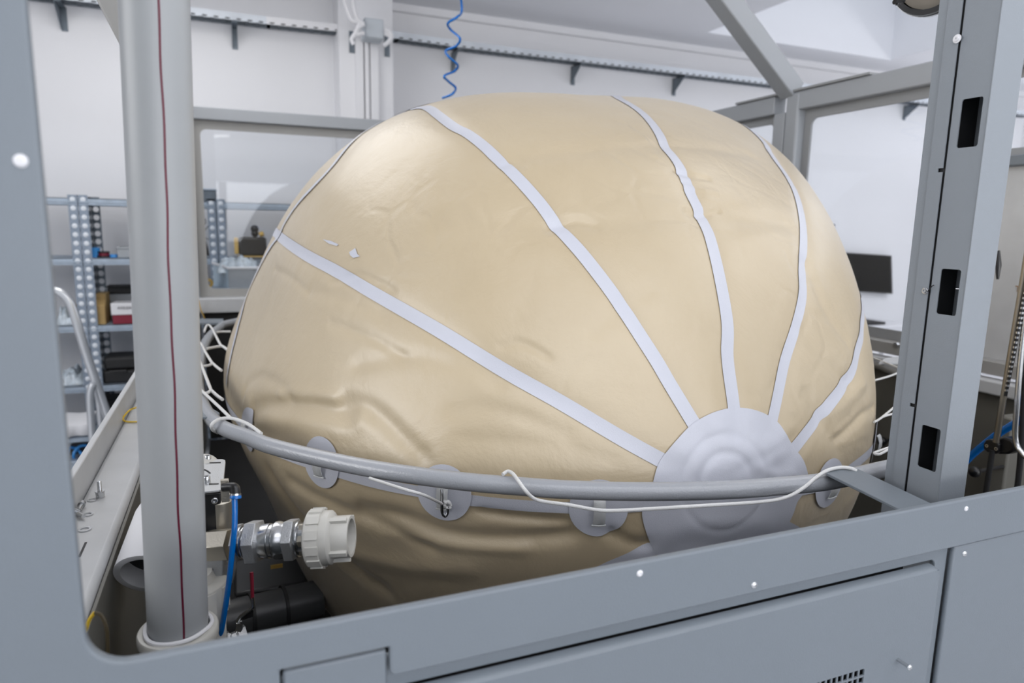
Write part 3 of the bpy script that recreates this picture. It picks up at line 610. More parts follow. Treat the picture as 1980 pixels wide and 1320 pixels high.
# window frames and panes
def win(x0, x1, z0, z1, f, d, w=.035, r=.035, m='paint_in'):
    b = MB(); ring_plate(b, (x0, x1, z0, z1), (x0+w, x1-w, z0+w, z1-w), f, d, r); o = b.build('window_frame', m, ENC)
    d2 = Vector(d)*.4; q = [Vector(f(*p))+Vector(d)*1.05 for p in ((x0+.01, z0+.01), (x1-.01, z0+.01), (x1-.01, z1-.01), (x0+.01, z1-.01))]
    MB().prism(q, d2).build('window_pane', 'glass', o); return o
win(-.214, XR-.001, H-.499, H+.624, lambda x, z: (x, YB+.05, z), (0, .012, 0), .052, .04, 'frame')
win(yp1-.003, YB-.001, H-.476, zt0-.001, lambda y, z: (XR+.045, y, z), (.012, 0, 0), .04)
w2 = win(1.88, yp0-.001, H-.476, zt0-.001, lambda y, z: (XR+.045, y, z), (.012, 0, 0), .045)
a = at_x(1543, 218, XR+.044); MB().sphere(a, .008).build('screw', 'chrome', w2)
# near right: opaque side panel with its rail and clear window above it
pz1 = at_x(1970, 319, XR).z; pz2 = at_x(1970, 299, XR).z
win(.741, 1.879, pz2+.001, zt0-.001, lambda y, z: (XR+.045, y, z), (.012, 0, 0), .03)
fbar('mid_rail', (XR+.0, .741, pz1), (XR+.06, 1.879, pz2), 'paint', .004)
sp = MB().box((XR+.03, .741, H-.475), (XR+.04, 1.88, pz1-.001)).build('side_panel', 'rail', ENC, bevel=.002)
p = at_x(1962, 564, XR+.029); text('TE', (XR+.028, p.y, p.z), (0, -1, 0), (0, 0, 1), .034, 'ink', sp)
# sill along the right side
rs = fbar('side_sill', (XR-.02, .741, H-.53), (XR+.08, YB-.07, H-.477), 'frame', .004)
a = at_x(1735, 667, XR-.022); MB().cyl(a, a+Vector((-.012, 0, 0)), .012, n=6).build('bolt', 'chrome', rs)
fbar('side_sill', (XR-.05, .741, H-.60), (XR+.02, YB-.07, H-.545), 'rail', .008)
# linings
fbar('side_lining', (XR-.0, .74, H-1.45), (XR+.02, YB-.07, H-.601), 'darkwall', 0)
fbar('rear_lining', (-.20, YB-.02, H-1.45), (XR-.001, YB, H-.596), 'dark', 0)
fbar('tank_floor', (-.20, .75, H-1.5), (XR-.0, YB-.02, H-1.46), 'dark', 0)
fbar('outer_skirt', (-.345, Y0+.013, .15), (-.335, YB, H-.60), 'paint_lit', 0)
# left side rail
zr_ = H-.58
rl = fbar('side_rail', (-.318, Y0+.0125, zr_-.06), (-.228, YB-.061, zr_), 'rail', .012)
fbar('side_flange', (-.334, Y0+.0125, zr_-.08), (-.319, YB-.061, H-.516), 'rail', .003)
fbar('inner_plate', (-.2265, Y0+.14, H-1.45), (-.2205, YB-.061, zr_-.012), 'darkwall', .001)
a = at_z(160, 1062, -.58); MB().box((a.x-.002, a.y-.03, zr_-.001), (a.x+.002, a.y+.03, zr_+.0004)).build('rail_slot', 'blackm', rl)
# roof struts
a = at_x(1516, 176, XR+.02); b_ = at_y(1385, -40, a.y+.0)
e0, e1 = Vector((XR+.035, (yp0+yp1)/2, zt1+.012)), None
dirp = ray(1392, -12); t_ = ((yp0+yp1)/2)/dirp[1]; e1 = Vector(O+dirp*t_)
e1 = e0+(e1-e0)*1.25
MB().bar(e0, e1, .10, .10, (0, 1, 0)).build('roof_strut', 'paint_lit', ENC, bevel=.008, seg=3)
dl = MB(); a = at_y(232, 46, 2.2); c = at_y(196, -24, 2.2); a = a+(a-c)*.9; c = c+(c-a)*.3
dl.bar(a, c, .05, .05, (0, 1, 0)).build('roof_strut', 'frame', ENC, bevel=.006)
# hanging pipe with black clamp at the top right
hp = thing('clamped_duct', at_d(1800, 0, 1.9), 'grey brown duct end in a black clamp ring at the top right beside the column', 'duct')
c0, c1 = at_d(1795, -42, 1.75), at_d(1870, -32, 2.05)
ax = (c1-c0).normalized()
MB().lathe(c0+ax*.012, ax, [(0, .0), (.001, .072), (.6, .072)], 40).build('duct', 'duct', hp)
MB().lathe(c0-ax*.005, ax, [(0, .0725), (0, .086), (.03, .09), (.055, .086), (.055, .0725)], 40, False).build('rubber_cuff', 'black', hp)
MB().lathe(c0+ax*.018, ax, [(0, .0895), (0, .0915), (.014, .0915), (.014, .0895)], 40, False).build('clamp_band', 'chrome', hp)
q = at_d(1736, 2, 1.76); MB().cyl(q+Vector((-.012, 0, -.004)), q+Vector((.02, 0, .004)), .006).cyl(q+Vector((0, 0, -.01)), q+Vector((0, 0, .01)), .005).build('clamp_screw', 'black', hp)
# ================================================================== RING
RING = thing('support_ring', (1.1, 2.5, H-.5), 'grey powder coated tubular ring around the middle of the bag', 'support ring')
rp_ = [(430, 826), (480, 845), (520, 861), (600, 881.5), (700, 902.5), (800, 918.5), (900, 931), (1000, 939.5), (1100, 946.5), (1250, 950), (1400, 947), (1500, 940), (1600, 930), (1700, 909)]
P = [at_z(u, v, -.5) for u, v in rp_]
rb = [at_z(u, v, -.5) for u, v in ((1745, 724), (1687, 701))]
lf = [at_z(u, v, -.5) for u, v in ((443, 625), (424, 634), (404, 652), (391, 678), (384, 712))]
def el(a): a = math.radians(a); return Vector((1.07+1.30*math.cos(a), 2.46+1.46*math.sin(a), H-.5))
ctrl = P+[at_z(1765, 892, -.5), at_z(1815, 860, -.5), at_z(1838, 815, -.5), at_z(1818, 765, -.5), at_z(1785, 740, -.5)]+rb+[Vector((2.36, 2.25, H-.5)), el(10), el(30), el(50), el(70), el(90), el(110), Vector((.2, 3.86, H-.5))]+lf+[at_z(382, 750, -.5), at_z(398, 795, -.5)]
ringc = spline(ctrl, 10, True)
MB().tube(ringc, .0182, 24, closed=True).build('ring_tube', 'tube', RING)
def zprism(pts, z, th): return MB().prism([at_z(u, v, z) for u, v in pts], (0, 0, -th))
A, B_, C_, D_, E_ = [at_z(u, v, -.474) for u, v in ((1598, 914), (1603, 906), (1625, 902), (1655, 904), (1812, 978))]
G_ = at_z(1757, 992, -.474); 
def ext(a, b): return a+(b-a)*((.7335-a.y)/(b.y-a.y))
MB().prism([A, B_, C_, D_, ext(D_, E_), ext(A, G_)], (0, 0, -.006)).build('ring_bracket', 'paint', RING, bevel=.0012)
zprism([(300, 822), (330, 790), (388, 770), (394, 778), (406, 789), (414, 791), (424, 797), (425, 800), (412, 806), (392, 806)], -.488, .006).build('ring_bracket', 'paint', RING, bevel=.0012)
zprism([(370, 616), (432, 616), (430, 624), (370, 624)], -.49, .01).build('ring_bracket', 'paint', RING)
zprism([(1700, 700), (1712, 692), (1775, 685), (1790, 694), (1760, 700)], -.478, .008).build('ring_bracket', 'rail', RING)

# ================================================================== INFLATED BAG
BC = np.array([1.12, 2.42, -.58])
BP = np.array([1.02305, 0.03394, -0.04414, -0.11907, 0.10154, 0.23546, 0.22076, 0.16132, 0.26295, -0.00347, 0.10766, 0.1258, 0.02293, 0.3111, 0.21919, 0.18319, -0.01487, 0.03432, -0.02882, -0.17436, 0.04402, 0.03583, 0.08987, -0.02832, -0.19764, 0.02735, -0.03266, -0.0227, 0.04193, 0.00911, 0.05171, -0.00947, -0.01396, -0.04114, 0.06786, -0.0507, 0.02571, -0.06202, -0.02081])
def base_r(d):
    x, y, z = d.T; B = [np.ones_like(x)]
    for n in range(1, 6):
        for i in range(n+1):
            for j in range(n+1-i):
                kk = n-i-j
                if kk > 1: continue
                B.append(x**i*y**j*z**kk)
    g = np.exp(-(np.arcsin(np.clip(z, -1, 1))/.22)**2); B += [g, g*x, g*y]
    return np.array(B).T@BP
_t = np.linspace(.9, 4.2, 900)
def bdir(u, v):                       # direction (from the bag centre) of the surface point seen at a pixel
    d = ray(u, v); d = d/np.linalg.norm(d); P_ = d*_t[:, None]-BC; n = np.linalg.norm(P_, axis=1); f = n-base_r(P_/n[:, None])
    i = np.where(f < 0)[0]
    if len(i): i = i[0]; a = f[i-1]/(f[i-1]-f[i]); q = P_[i-1]*(1-a)+P_[i]*a
    else: q = P_[f.argmin()]
    return q/np.linalg.norm(q)
def densify(D, k=10):
    S_ = spline([Vector(d) for d in D], k); A_ = np.array([list(s) for s in S_]); return A_/np.linalg.norm(A_, axis=1)[:, None]
feat = []
def crease(px, depth, width, asym=0): feat.append((densify([bdir(*p) for p in px], 8), depth, width))
crease([(488, 788), (530, 783), (590, 784), (640, 792), (672, 806)], -.011, .024)
crease([(665, 778), (700, 786), (735, 806), (775, 845), (815, 885)], -.009, .024)
crease([(500, 812), (570, 812), (650, 828), (700, 812)], .005, .026)
crease([(540, 760), (600, 764), (650, 770)], .006, .018)
crease([(470, 762), (478, 742), (505, 728), (540, 745), (560, 768)], -.005, .016)
crease([(860, 440), (1000, 430), (1100, 432), (1200, 425), (1350, 420), (1520, 432)], -.007, .035)
crease([(1000, 400), (1150, 385), (1330, 370)], -.007, .07)
crease([(950, 305), (1100, 295), (1310, 282), (1450, 300)], -.004, .03)
crease([(1060, 436), (1085, 430), (1120, 422), (1150, 432)], -.008, .014)
crease([(970, 318), (990, 308), (1010, 318)], -.006, .012)
crease([(1310, 330), (1340, 338), (1370, 345)], -.006, .010); crease([(1330, 405), (1352, 412), (1392, 405)], -.007, .010); crease([(1320, 355), (1345, 362), (1385, 372)], .004, .008)
crease([(1560, 505), (1585, 570), (1610, 620), (1640, 660)], -.006, .02); crease([(1560, 640), (1600, 700), (1640, 740)], -.005, .02)
crease([(1620, 850), (1650, 822), (1672, 800), (1690, 790)], -.008, .012); crease([(1600, 800), (1640, 770), (1670, 740)], .006, .02); crease([(1560, 760), (1600, 830), (1625, 870)], -.005, .018)
crease([(600, 560), (690, 585), (740, 610)], -.004, .02); crease([(640, 625), (720, 655), (780, 690)], -.004, .014); crease([(530, 520), (560, 535), (595, 565)], -.003, .01)
crease([(690, 705), (800, 690), (900, 712), (960, 740)], -.004, .02); crease([(880, 795), (930, 790), (990, 800), (1100, 840)], -.004, .02); crease([(900, 850), (1050, 860), (1180, 885)], -.003, .02)
crease([(640, 545), (690, 530), (720, 540), (760, 560)], -.004, .01); crease([(970, 670), (1010, 664), (1060, 690)], -.004, .010); crease([(1150, 640), (1190, 600), (1260, 560)], -.003, .02)
# below the belt
crease([(700, 985), (780, 1000), (880, 1035), (1000, 1042), (1100, 1035)], -.012, .020); crease([(760, 1030), (880, 1052), (1010, 1060)], .006, .018)
crease([(560, 930), (640, 975), (740, 1015), (830, 1060)], -.010, .018); crease([(520, 915), (580, 1000), (660, 1080), (740, 1140)], -.012, .03); crease([(1180, 1030), (1220, 1050), (1250, 1052)], -.010, .014)
crease([(930, 990), (1000, 1000), (1090, 1008)], -.008, .012); crease([(620, 1040), (720, 1080), (900, 1100)], .008, .03)
crease([(1280, 1030), (1380, 1010), (1480, 1015)], .002, .022); crease([(1290, 1070), (1350, 1050), (1430, 1065)], -.002, .02)
S2 = [(800, 197), (823, 206), (847, 221), (876, 243), (904, 257), (946, 290), (989, 331), (1042, 386), (1084, 441), (1139, 506), (1197, 584), (1241, 652), (1270, 697), (1301, 750), (1344, 821), (1370, 860)]
S3 = [(1192, 184), (1201, 191), (1236, 212), (1264, 241), (1289, 283), (1314, 318), (1340, 373), (1360, 414), (1377, 468), (1394, 540), (1408, 625), (1408, 693), (1420, 783), (1424, 830)]
S1 = [(533, 450), (582, 487), (650, 524), (716, 563), (844, 636), (971, 714), (1085, 778), (1200, 846), (1276, 888), (1310, 905)]
S4 = [(1488, 290), (1503, 312), (1522, 338), (1539, 370), (1551, 411), (1555, 476), (1553, 525), (1554, 570), (1539, 635), (1517, 707), (1496, 809), (1492, 830)]
S5 = [(1673, 586), (1669, 620), (1668, 646), (1659, 680), (1652, 711), (1630, 748), (1596, 790), (1562, 836), (1539, 866), (1510, 900)]
S7 = [(1290, 1052), (1262, 1062), (1215, 1080), (1150, 1110), (1080, 1165)]
S8 = [(1490, 1005), (1530, 1025), (1575, 1050)]
for s_ in (S1, S2, S3, S4, S5): crease(s_, -.005, .028)
def ringd(c, rr, n=48, frac=(0, 1)):
    c = c/np.linalg.norm(c); e1 = np.cross(c, (0, 0, 1)); e1 /= np.linalg.norm(e1); e2 = np.cross(e1, c); r0 = base_r(c[None])[0]
    A_ = np.array([c+(e1*math.cos(a)+e2*math.sin(a))*rr/r0 for a in np.linspace(2*PI*frac[0], 2*PI*frac[1], n)]); return A_/np.linalg.norm(A_, axis=1)[:, None]
pc = bdir(1405, 935)
feat.append((ringd(pc, .105), -.0018, .008)); feat.append((ringd(pc, .066, frac=(.0, .5)), -.0035, .010))
crease([(1430, 905), (1465, 890), (1500, 870), (1530, 850)], -.0022, .012); crease([(1460, 895), (1490, 915), (1530, 915)], .0025, .012)
def disp(D):
    out = np.zeros(len(D))
    for A_, dep, wid in feat:
        r0 = base_r(A_[len(A_)//2][None])[0]; w = wid/r0
        c = A_.mean(0); c /= np.linalg.norm(c); rad = np.arccos(np.clip((A_@c).min(), -1, 1))+3*w
        k_ = np.where(D@c > math.cos(min(rad, PI)))[0]
        if not len(k_): continue
        best = np.full(len(k_), 9.0)
        for j in range(len(A_)-1):
            a, bb = A_[j], A_[j+1]; ab = bb-a; L2 = ab@ab+1e-12; q = D[k_]-a; s_ = np.clip(q@ab/L2, 0, 1); dd = ((q-s_[:, None]*ab)**2).sum(1); np.minimum(best, dd, out=best)
        fade = 1.0
        out[k_] += dep*np.exp(-best/(w*w))
    c3 = D*1.2
    for i in range(len(D)):
        x, y, z = c3[i]; w = noise.noise((x*2.2, y*2.2, z*2.2+5)); 
        out[i] += .0016*(abs(noise.noise((x*7+w*2, y*7, z*7-w*2)))+.5*abs(noise.noise((x*15+w*3, y*15+w*2, z*15)))*(.4+w))-.0009
    return out
def surf(D, off=0): r = base_r(D)+disp(D)+off; return D*r[:, None]+BC+O
BAG = thing('inflated_bag', (1.12, 2.42, H-1.4), 'huge tan coated fabric balloon with pale tape seams, hung inside the grey ring', 'balloon')
pa = pc; e1 = np.cross(pa, (0, 0, 1)); e1 /= np.linalg.norm(e1); e2 = np.cross(e1, pa)
NT, NP_ = 380, 820
th = np.linspace(.0008, PI-.0008, NT); ph = np.linspace(0, 2*PI, NP_, endpoint=False)
TH, PH = np.meshgrid(th, ph, indexing='ij')
D = (np.cos(TH)[..., None]*pa+np.sin(TH)[..., None]*(np.cos(PH)[..., None]*e1+np.sin(PH)[..., None]*e2)).reshape(-1, 3)
V = surf(D); org = np.array([1.12, 2.42, H-1.4])
I_ = np.arange(NT*NP_).reshape(NT, NP_); a_ = I_[:-1]; b_ = I_[1:]
FQ = np.stack([a_, b_, np.roll(b_, -1, 1), np.roll(a_, -1, 1)], -1).reshape(-1, 4)
me = bpy.data.meshes.new('envelope'); me.from_pydata((V-org).tolist(), [], FQ.tolist()); me.update()
me.polygons.foreach_set('use_smooth', [True]*len(me.polygons)); me.materials.append(M['fabric'])
eo = bpy.data.objects.new('envelope', me); link(eo, BAG, org)
def ribbon(Dc, hw, name, off=.0022, close=False, m='tape', parent=BAG, step=.007):
    # resample evenly
    L_ = np.r_[0, np.cumsum(np.linalg.norm(np.diff(Dc, axis=0), axis=1))]; n = max(4, int(L_[-1]/step)); s_ = np.linspace(0, L_[-1], n)
    A_ = np.stack([np.interp(s_, L_, Dc[:, i]) for i in range(3)], 1)
    for _ in range(3): A_[1:-1] = (A_[:-2]+2*A_[1:-1]+A_[2:])/4
    A_ /= np.linalg.norm(A_, axis=1)[:, None]
    P_ = surf(A_); Tn = np.gradient(P_, axis=0); Tn /= np.linalg.norm(Tn, axis=1)[:, None]
    S_ = np.cross(Tn, A_); S_ /= np.linalg.norm(S_, axis=1)[:, None]; r0 = base_r(A_); cols = []
    for f in (-1, -.66, -.33, 0, .33, .66, 1):
        q = A_+S_*(f*hw/r0)[:, None]; q /= np.linalg.norm(q, axis=1)[:, None]; cols.append(surf(q, off))
    vs = np.stack(cols, 1).reshape(-1, 3); fs = [(i*7+j, i*7+j+1, (i+1)*7+j+1, (i+1)*7+j) for i in range(n-1) for j in range(6)]
    o = MB().add(vs.tolist(), fs).build(name, m, parent, ang=80); return o
def cont(px, ang=.9, head=True):     # extend a traced seam over the silhouette along its great circle
    Dc = densify([bdir(*p) for p in px], 10)
    if head:
        a, c = Dc[0], Dc[6]; nrm = np.cross(c, a); nrm /= np.linalg.norm(nrm); tt = np.cross(nrm, a)
        ex = np.array([a*math.cos(x)+tt*math.sin(x) for x in np.linspace(ang, .02, 30)]); Dc = np.r_[ex, Dc]
    return Dc
HW = .0158
ribbon(cont(S1, .7), HW, 'seam_tape'); ribbon(cont(S2, .9), HW, 'seam_tape'); ribbon(cont(S3, .9), HW, 'seam_tape'); ribbon(cont(S4, .9), HW*.9, 'seam_tape'); ribbon(cont(S5, .6), HW*.9, 'seam_tape')
ribbon(cont(S7, .6, False), HW, 'seam_tape'); ribbon(cont(S8, .3, False), HW, 'seam_tape')
# equator tape (upright great circle seen edge-on at the left)
eq = [bdir(p[0]+6, p[1]+1) for p in ((434, 745), (447, 665), (461, 610), (476, 560), (505, 500), (535, 450), (562, 405), (600, 362), (640, 318), (690, 262))]
eqd = densify(eq, 8); a, c = eqd[-1], eqd[-20]; nrm = np.cross(c, a); nrm /= np.linalg.norm(nrm); tt = np.cross(nrm, a)
top = np.array([0.05, .06, 1.0]); top /= np.linalg.norm(top); rgt = np.array([.8, -.02, .6]); rgt /= np.linalg.norm(rgt); rr2 = np.array([1., .05, .0])
eqd = np.r_[eqd, densify([a, (a+top)/np.linalg.norm(a+top), top, (top+rgt)/np.linalg.norm(top+rgt), rgt, rr2], 10)[1:]]
ribbon(eqd, .012, 'equator_tape', .004)
# belt tape in the plane of the hangers, all the way round
bl = [(434, 772), (455, 806), (480, 838), (540, 874), (620, 902), (730, 934), (802, 948), (858, 958), (913, 967), (1000, 976), (1098, 981), (1157, 984), (1240, 977), (1400, 965), (1545, 948), (1605, 933), (1650, 900), (1684, 868)]
bd = densify([bdir(*p) for p in bl], 8)
az = [math.atan2(d[1], d[0]) for d in (bd[-1], bd[0])]; a0, a1 = az[0], az[1]+(0 if az[1] > az[0] else 2*PI)
back = [np.array([math.cos(a), math.sin(a), 0.0]) for a in np.linspace(a0, a1, 14)[1:-1]]
ribbon(np.r_[bd, densify([bd[-1]]+back+[bd[0]], 8)], .0125, 'belt_tape')
def fan(outline, centre, name, off, m='tape', parent=BAG, nr=14, sm=4):
    c = bdir(*centre) if len(centre) == 2 else np.array(centre); Do = densify([bdir(*p) if len(p) == 2 else p for p in outline]+[bdir(*outline[0]) if len(outline[0]) == 2 else outline[0]], sm)[:-1]
    n = len(Do); rows = []
    for i in range(1, nr+1):
        q = c+(Do-c)*(i/nr); q /= np.linalg.norm(q, axis=1)[:, None]; rows.append(surf(q, off))
    vs = [surf(c[None], off)[0].tolist()]+np.concatenate(rows).tolist()
    fs = [(0, 1+k_, 1+(k_+1) % n) for k_ in range(n)]+[(1+(i-1)*n+k_, 1+i*n+k_, 1+i*n+(k_+1) % n, 1+(i-1)*n+(k_+1) % n) for i in range(1, nr) for k_ in range(n)]
    return MB().add(vs, fs).build(name, m, parent, ang=80)
fan([(1262, 930), (1272, 900), (1290, 872), (1312, 845), (1340, 819), (1375, 798), (1410, 789), (1445, 789), (1478, 799), (1503, 814), (1518, 836), (1535, 862), (1552, 888), (1561, 918), (1562, 940), (1542, 966), (1533, 990), (1521, 1015), (1505, 1050), (1470, 1085), (1400, 1110), (1330, 1108), (1282, 1085), (1258, 1050), (1244, 1012), (1241, 985), (1250, 955)], (1402, 940), 'pole_patch', .0036, nr=40)
for i, (px, py, rr) in enumerate(((480, 830, .062), (622, 893, .062), (859, 952, .062), (1157, 982, .062), (1603, 933, .060), (1690, 853, .060))):
    c = bdir(px, py); pt = fan(list(ringd(c, rr, 41)[:-1]), c, 'round_patch', .0050, nr=10, sm=1)
    # webbing loop: a short upright band standing off the patch
    P0 = Vector(surf(c[None])[0]); nrm = Vector((c[0], c[1], 0)).normalized(); sd = Vector((-nrm.y, nrm.x, 0)); b = MB()
    q = [(.006, .027), (.010, .022), (.0145, .008), (.0145, -.006), (.010, -.021), (.006, -.027)]
    q = [(x+.004, z-.006) for x, z in q]
    vs = []
    for x, z in q: vs += [P0+nrm*x+sd*.0125+Vector((0, 0, z)), P0+nrm*x-sd*.0125+Vector((0, 0, z))]
    b.add(vs, [(2*j, 2*j+1, 2*j+3, 2*j+2) for j in range(len(q)-1)]); lp = b.build('webbing_loop', 'web', pt, solid=.002)
    MB().tube([P0+nrm*.012+sd*.0150+Vector((0, 0, -.033)), P0+nrm*.013+Vector((0, 0, -.034)), P0+nrm*.012-sd*.0150+Vector((0, 0, -.033))], .0022, 6).build('stitching', 'web', pt)
# scuffs of bare coating near the left seam
sc_ = MB()
for poly_ in ([(625, 463), (640, 466), (656, 473), (652, 476), (636, 471)], [(676, 488), (688, 480), (692, 492), (697, 496), (684, 499), (678, 494)]):
    q = surf(np.array([bdir(*p) for p in poly_]), .0025); sc_.add(q.tolist(), [list(range(len(poly_)))])
sc_.build('bare_scuff', 'tape', BAG)
# ------------------------------------------------------------------ lacing cord
rc = MB(); R0 = .0030
def cord_done(label):
    global rc
    o = tag(rc.build('lacing_cord', 'cord'), label, 'cord', 'lacing cords between bag and ring'); rc = MB(); return o
def bagp(u, v, off=.006): return Vector(surf(bdir(u, v)[None], off)[0])
def cordline(pts, r=R0, k_=8): rc.tube(spline(pts, k_), r, 10)
def Z(u, v, z=-.49): return at_z(u, v, z)
# near: from the knot on the third patch up behind the ring, and over the ring to the fourth patch and on to the right bracket
kn = bagp(862, 968, .02)
cordline([at_z(715, 924, -.512), at_d(780, 945, 1.30), at_d(820, 957, 1.32), kn])
lc = cord_done('white cord running from behind the ring down to the knotted third patch')
tn = [(972, 917, -.478), (982, 911, -.475), (992, 916, -.473), (1004, 932, -.478), (1016, 948, -.488), (1030, 962, -.505), (1050, 969, -.515)]
cordline([at_z(u, v, z) for u, v, z in tn]+[at_d(1100, 976, 1.275), at_d(1150, 985, 1.285), at_d(1185, 987, 1.285), at_d(1250, 984, 1.27), at_d(1350, 978, 1.25), at_z(1470, 970, -.520), at_z(1520, 961, -.515), at_z(1552, 944, -.500), at_z(1578, 923, -.483), at_z(1600, 909, -.471), at_z(1625, 903.5, -.470), at_z(1645, 905, -.470), at_z(1656, 910, -.474)], .0036)
cord_done('long white braided cord looped over the ring front and on to the right bracket')
# left: round the ring at the bracket and back to the bag
cordline([at_z(421, 836, -.515), at_z(411, 830, -.498), at_z(410, 820, -.482), at_z(425, 810, -.477), at_z(450, 809, -.478), at_z(480, 820, -.479), at_z(505, 838, -.482)], .0042)
cord_done('white cord looped around the left end of the ring front by the bracket')
cordline([at_z(372, 742, -.48), at_z(386, 752, -.478), at_z(418, 781, -.478), at_z(446, 808, -.481)], .0040)
for seg in ([(395, 641), (400, 629), (408, 632), (425, 664), (430, 669)], [(430, 669), (415, 671), (400, 674)], [(428, 668), (436, 673), (440, 677)],
            [(380, 660), (388, 664), (398, 682), (411, 703)], [(411, 703), (404, 706), (393, 708)], [(411, 702), (420, 710), (428, 716)],
            [(376, 690), (386, 699), (398, 728), (408, 754)], [(408, 754), (402, 759), (396, 760)], [(408, 754), (420, 765), (430, 772)], [(419, 642), (430, 641), (446, 641)]):
    zq_ = -.485; cordline([at_z(u, v, zq_) for u, v in seg], .0046 if seg[0][0] < 420 else .0052, 5)
cord_done('zigzag white cord lacing the left side of the bag beside the riser pipe')
for seg in ([(1686, 691), (1710, 700), (1751, 717)], [(1688, 736), (1720, 727), (1748, 716)]):
    cordline([at_z(u, v, -.478) for u, v in seg], .0035, 5)
cord_done('white cord at the right of the bag just below the side window sill')
for seg in ([(1690, 816), (1706, 806), (1742, 776)], [(1706, 806), (1722, 801), (1745, 797)], None, [(1690, 875), (1710, 868), (1728, 862)], [(1690, 876), (1700, 878), (1716, 870), (1728, 864)]):
    if seg is None: cord_done('forked white cord right of the bag, middle one left of the slotted column'); continue
    cordline([at_z(u, v, -.495) if v > 750 else at_z(u, v, -.478) for u, v in seg], .0035 if v < 750 else .003, 5)
cord_done('lowest white cord right of the bag, tied to the patch just above the ring')
# knot and hook at the third patch
b = MB(); rr = random.Random(2)
for i in range(4): b.tube([kn+Vector((.007*math.cos(a+i)+.008, .004*math.sin(2*a)-.004, .007*math.sin(a+i*.8))) for a in np.linspace(0, 2*PI, 14, endpoint=False)], .0028, 8, closed=True)
b.build('knot', 'cord', lc)
hk = kn+Vector((-.004, -.006, 0)); up_ = Vector((0, 0, 1))
tag(MB().tube(spline([hk+up_*.035+Vector((0, .004, 0)), hk+up_*.02, hk-up_*.012, hk-up_*.024+Vector((.006, 0, 0)), hk-up_*.018+Vector((.012, 0, 0)), hk-up_*.004+Vector((.013, 0, 0))], 6), .0034, 10).build('metal_hook', 'chrome'), 'small steel hook behind the ring on the knotted patch', 'hook')
# ================================================================== PIPES AND VALVES BY THE LEFT RAIL
pt0, pt1 = at_d(296.5, -60, .928), at_d(345, 1216, 1.10)
PIPE = thing('riser_pipe', pt1, 'thick pale grey plastic pipe with a dark red line, standing upright by the left jamb', 'pipe')
ax = (pt0-pt1).normalized()
MB().cyl(pt1-ax*.03, pt0+ax*.1, .0445, n=64).build('pipe_wall', 'pipe', PIPE)
cdir = (Vector((0, 0, EYE))-pt1); cdir = (cdir-ax*cdir.dot(ax)).normalized(); sd = cdir.cross(ax); 
if sd.dot(Vector(rt)) < 0: sd = -sd
L_ = (pt0-pt1).length+.1; b = MB(); vs = []; n = 60
for i in range(n+1):
    t = .0+L_*i/n; ph_ = .13+.015*math.sin(i*.35)+.01*math.sin(i*.9)-(.05*(i/n-.5))
    for s_ in (-.034, .034):
        a = ph_+s_; vs.append(pt1+ax*t+(cdir*math.cos(a)+sd*math.sin(a))*.0448)
b.add(vs, [(2*i, 2*i+1, 2*i+3, 2*i+2) for i in range(n)]); b.build('red_line', 'red', PIPE)
SOC = thing('pipe_socket', pt1-ax*.09, 'ivory plastic socket holding the foot of the grey riser pipe', 'pipe fitting')
MB().lathe(pt1-ax*.10, ax, [(0, .050), (0, .056), (.085, .056), (.088, .060), (.100, .060), (.103, .058), (.103, .0475), (.07, .0475)], 48, False).build('socket_body', 'pvc', SOC)
b = MB(); b.tube([pt1+ax*(.006+.0015*math.sin(3*a))+(cdir*math.cos(a)+sd*math.sin(a))*(.0485+.0012*math.sin(5*a)) for a in np.linspace(0, 2*PI, 60, endpoint=False)], .0034, 8, closed=True)
b.build('glue_bead', 'white', SOC)
un = at_d(371, 1178, 1.20)
UN = thing('union_nut', un, 'ribbed ivory plastic union nut just behind the riser pipe socket', 'pipe fitting')
MB().lathe(un-ax*.03, ax, [(0, .052), (0, .056), (.075, .060), (.082, .057), (.086, .050), (.086, .040), (.10, .034), (.10, .0)], 48).build('nut_body', 'pvc', UN)
b = MB()
for k_ in range(12):
    a = 2*PI*k_/12; r_ = cdir*math.cos(a)+sd*math.sin(a); tt_ = -cdir*math.sin(a)+sd*math.cos(a); q = un+r_*.058
    b.hexa([q+tt_*s_*.008+r_*d for s_, d in ((-1, 0), (1, 0), (1, .004), (-1, .004))], [q+ax*.05+tt_*s_*.008+r_*d for s_, d in ((-1, .001), (1, .001), (1, .0035), (-1, .0035))])
b.build('grip_rib', 'pvc', UN)
un2 = at_d(425, 1200, 1.20); MB().box(un2+Vector((-.012, -.012, -.03)), un2+Vector((.010, .012, .012))).build('side_lug', 'pvc', UN, bevel=.003)
# open pipe end
oc = at_d(284, 1110, 1.20); vd = -Vector(ray(284, 1110)).normalized(); pd = Vector((-up*.95-rt*.32).tolist()); pd = (pd-vd*pd.dot(vd)).normalized(); nd = (vd*.54+pd*.84).normalized()
OP = thing('open_pipe', oc, 'wide white pipe with its open end facing down, half behind the riser pipe', 'pipe')
MB().lathe(oc, -nd, [(.13, .043), (.0, .043), (-.0005, .052), (.0, .054), (.12, .054), (.14, .05)], 48, False).build('pipe_wall', 'white', OP)
MB().cyl(oc-nd*.035, oc-nd*.037, .0435, n=32).build('bore_shade', 'blackm', OP)  # black disc inside the pipe puts the shade of the bore into colour
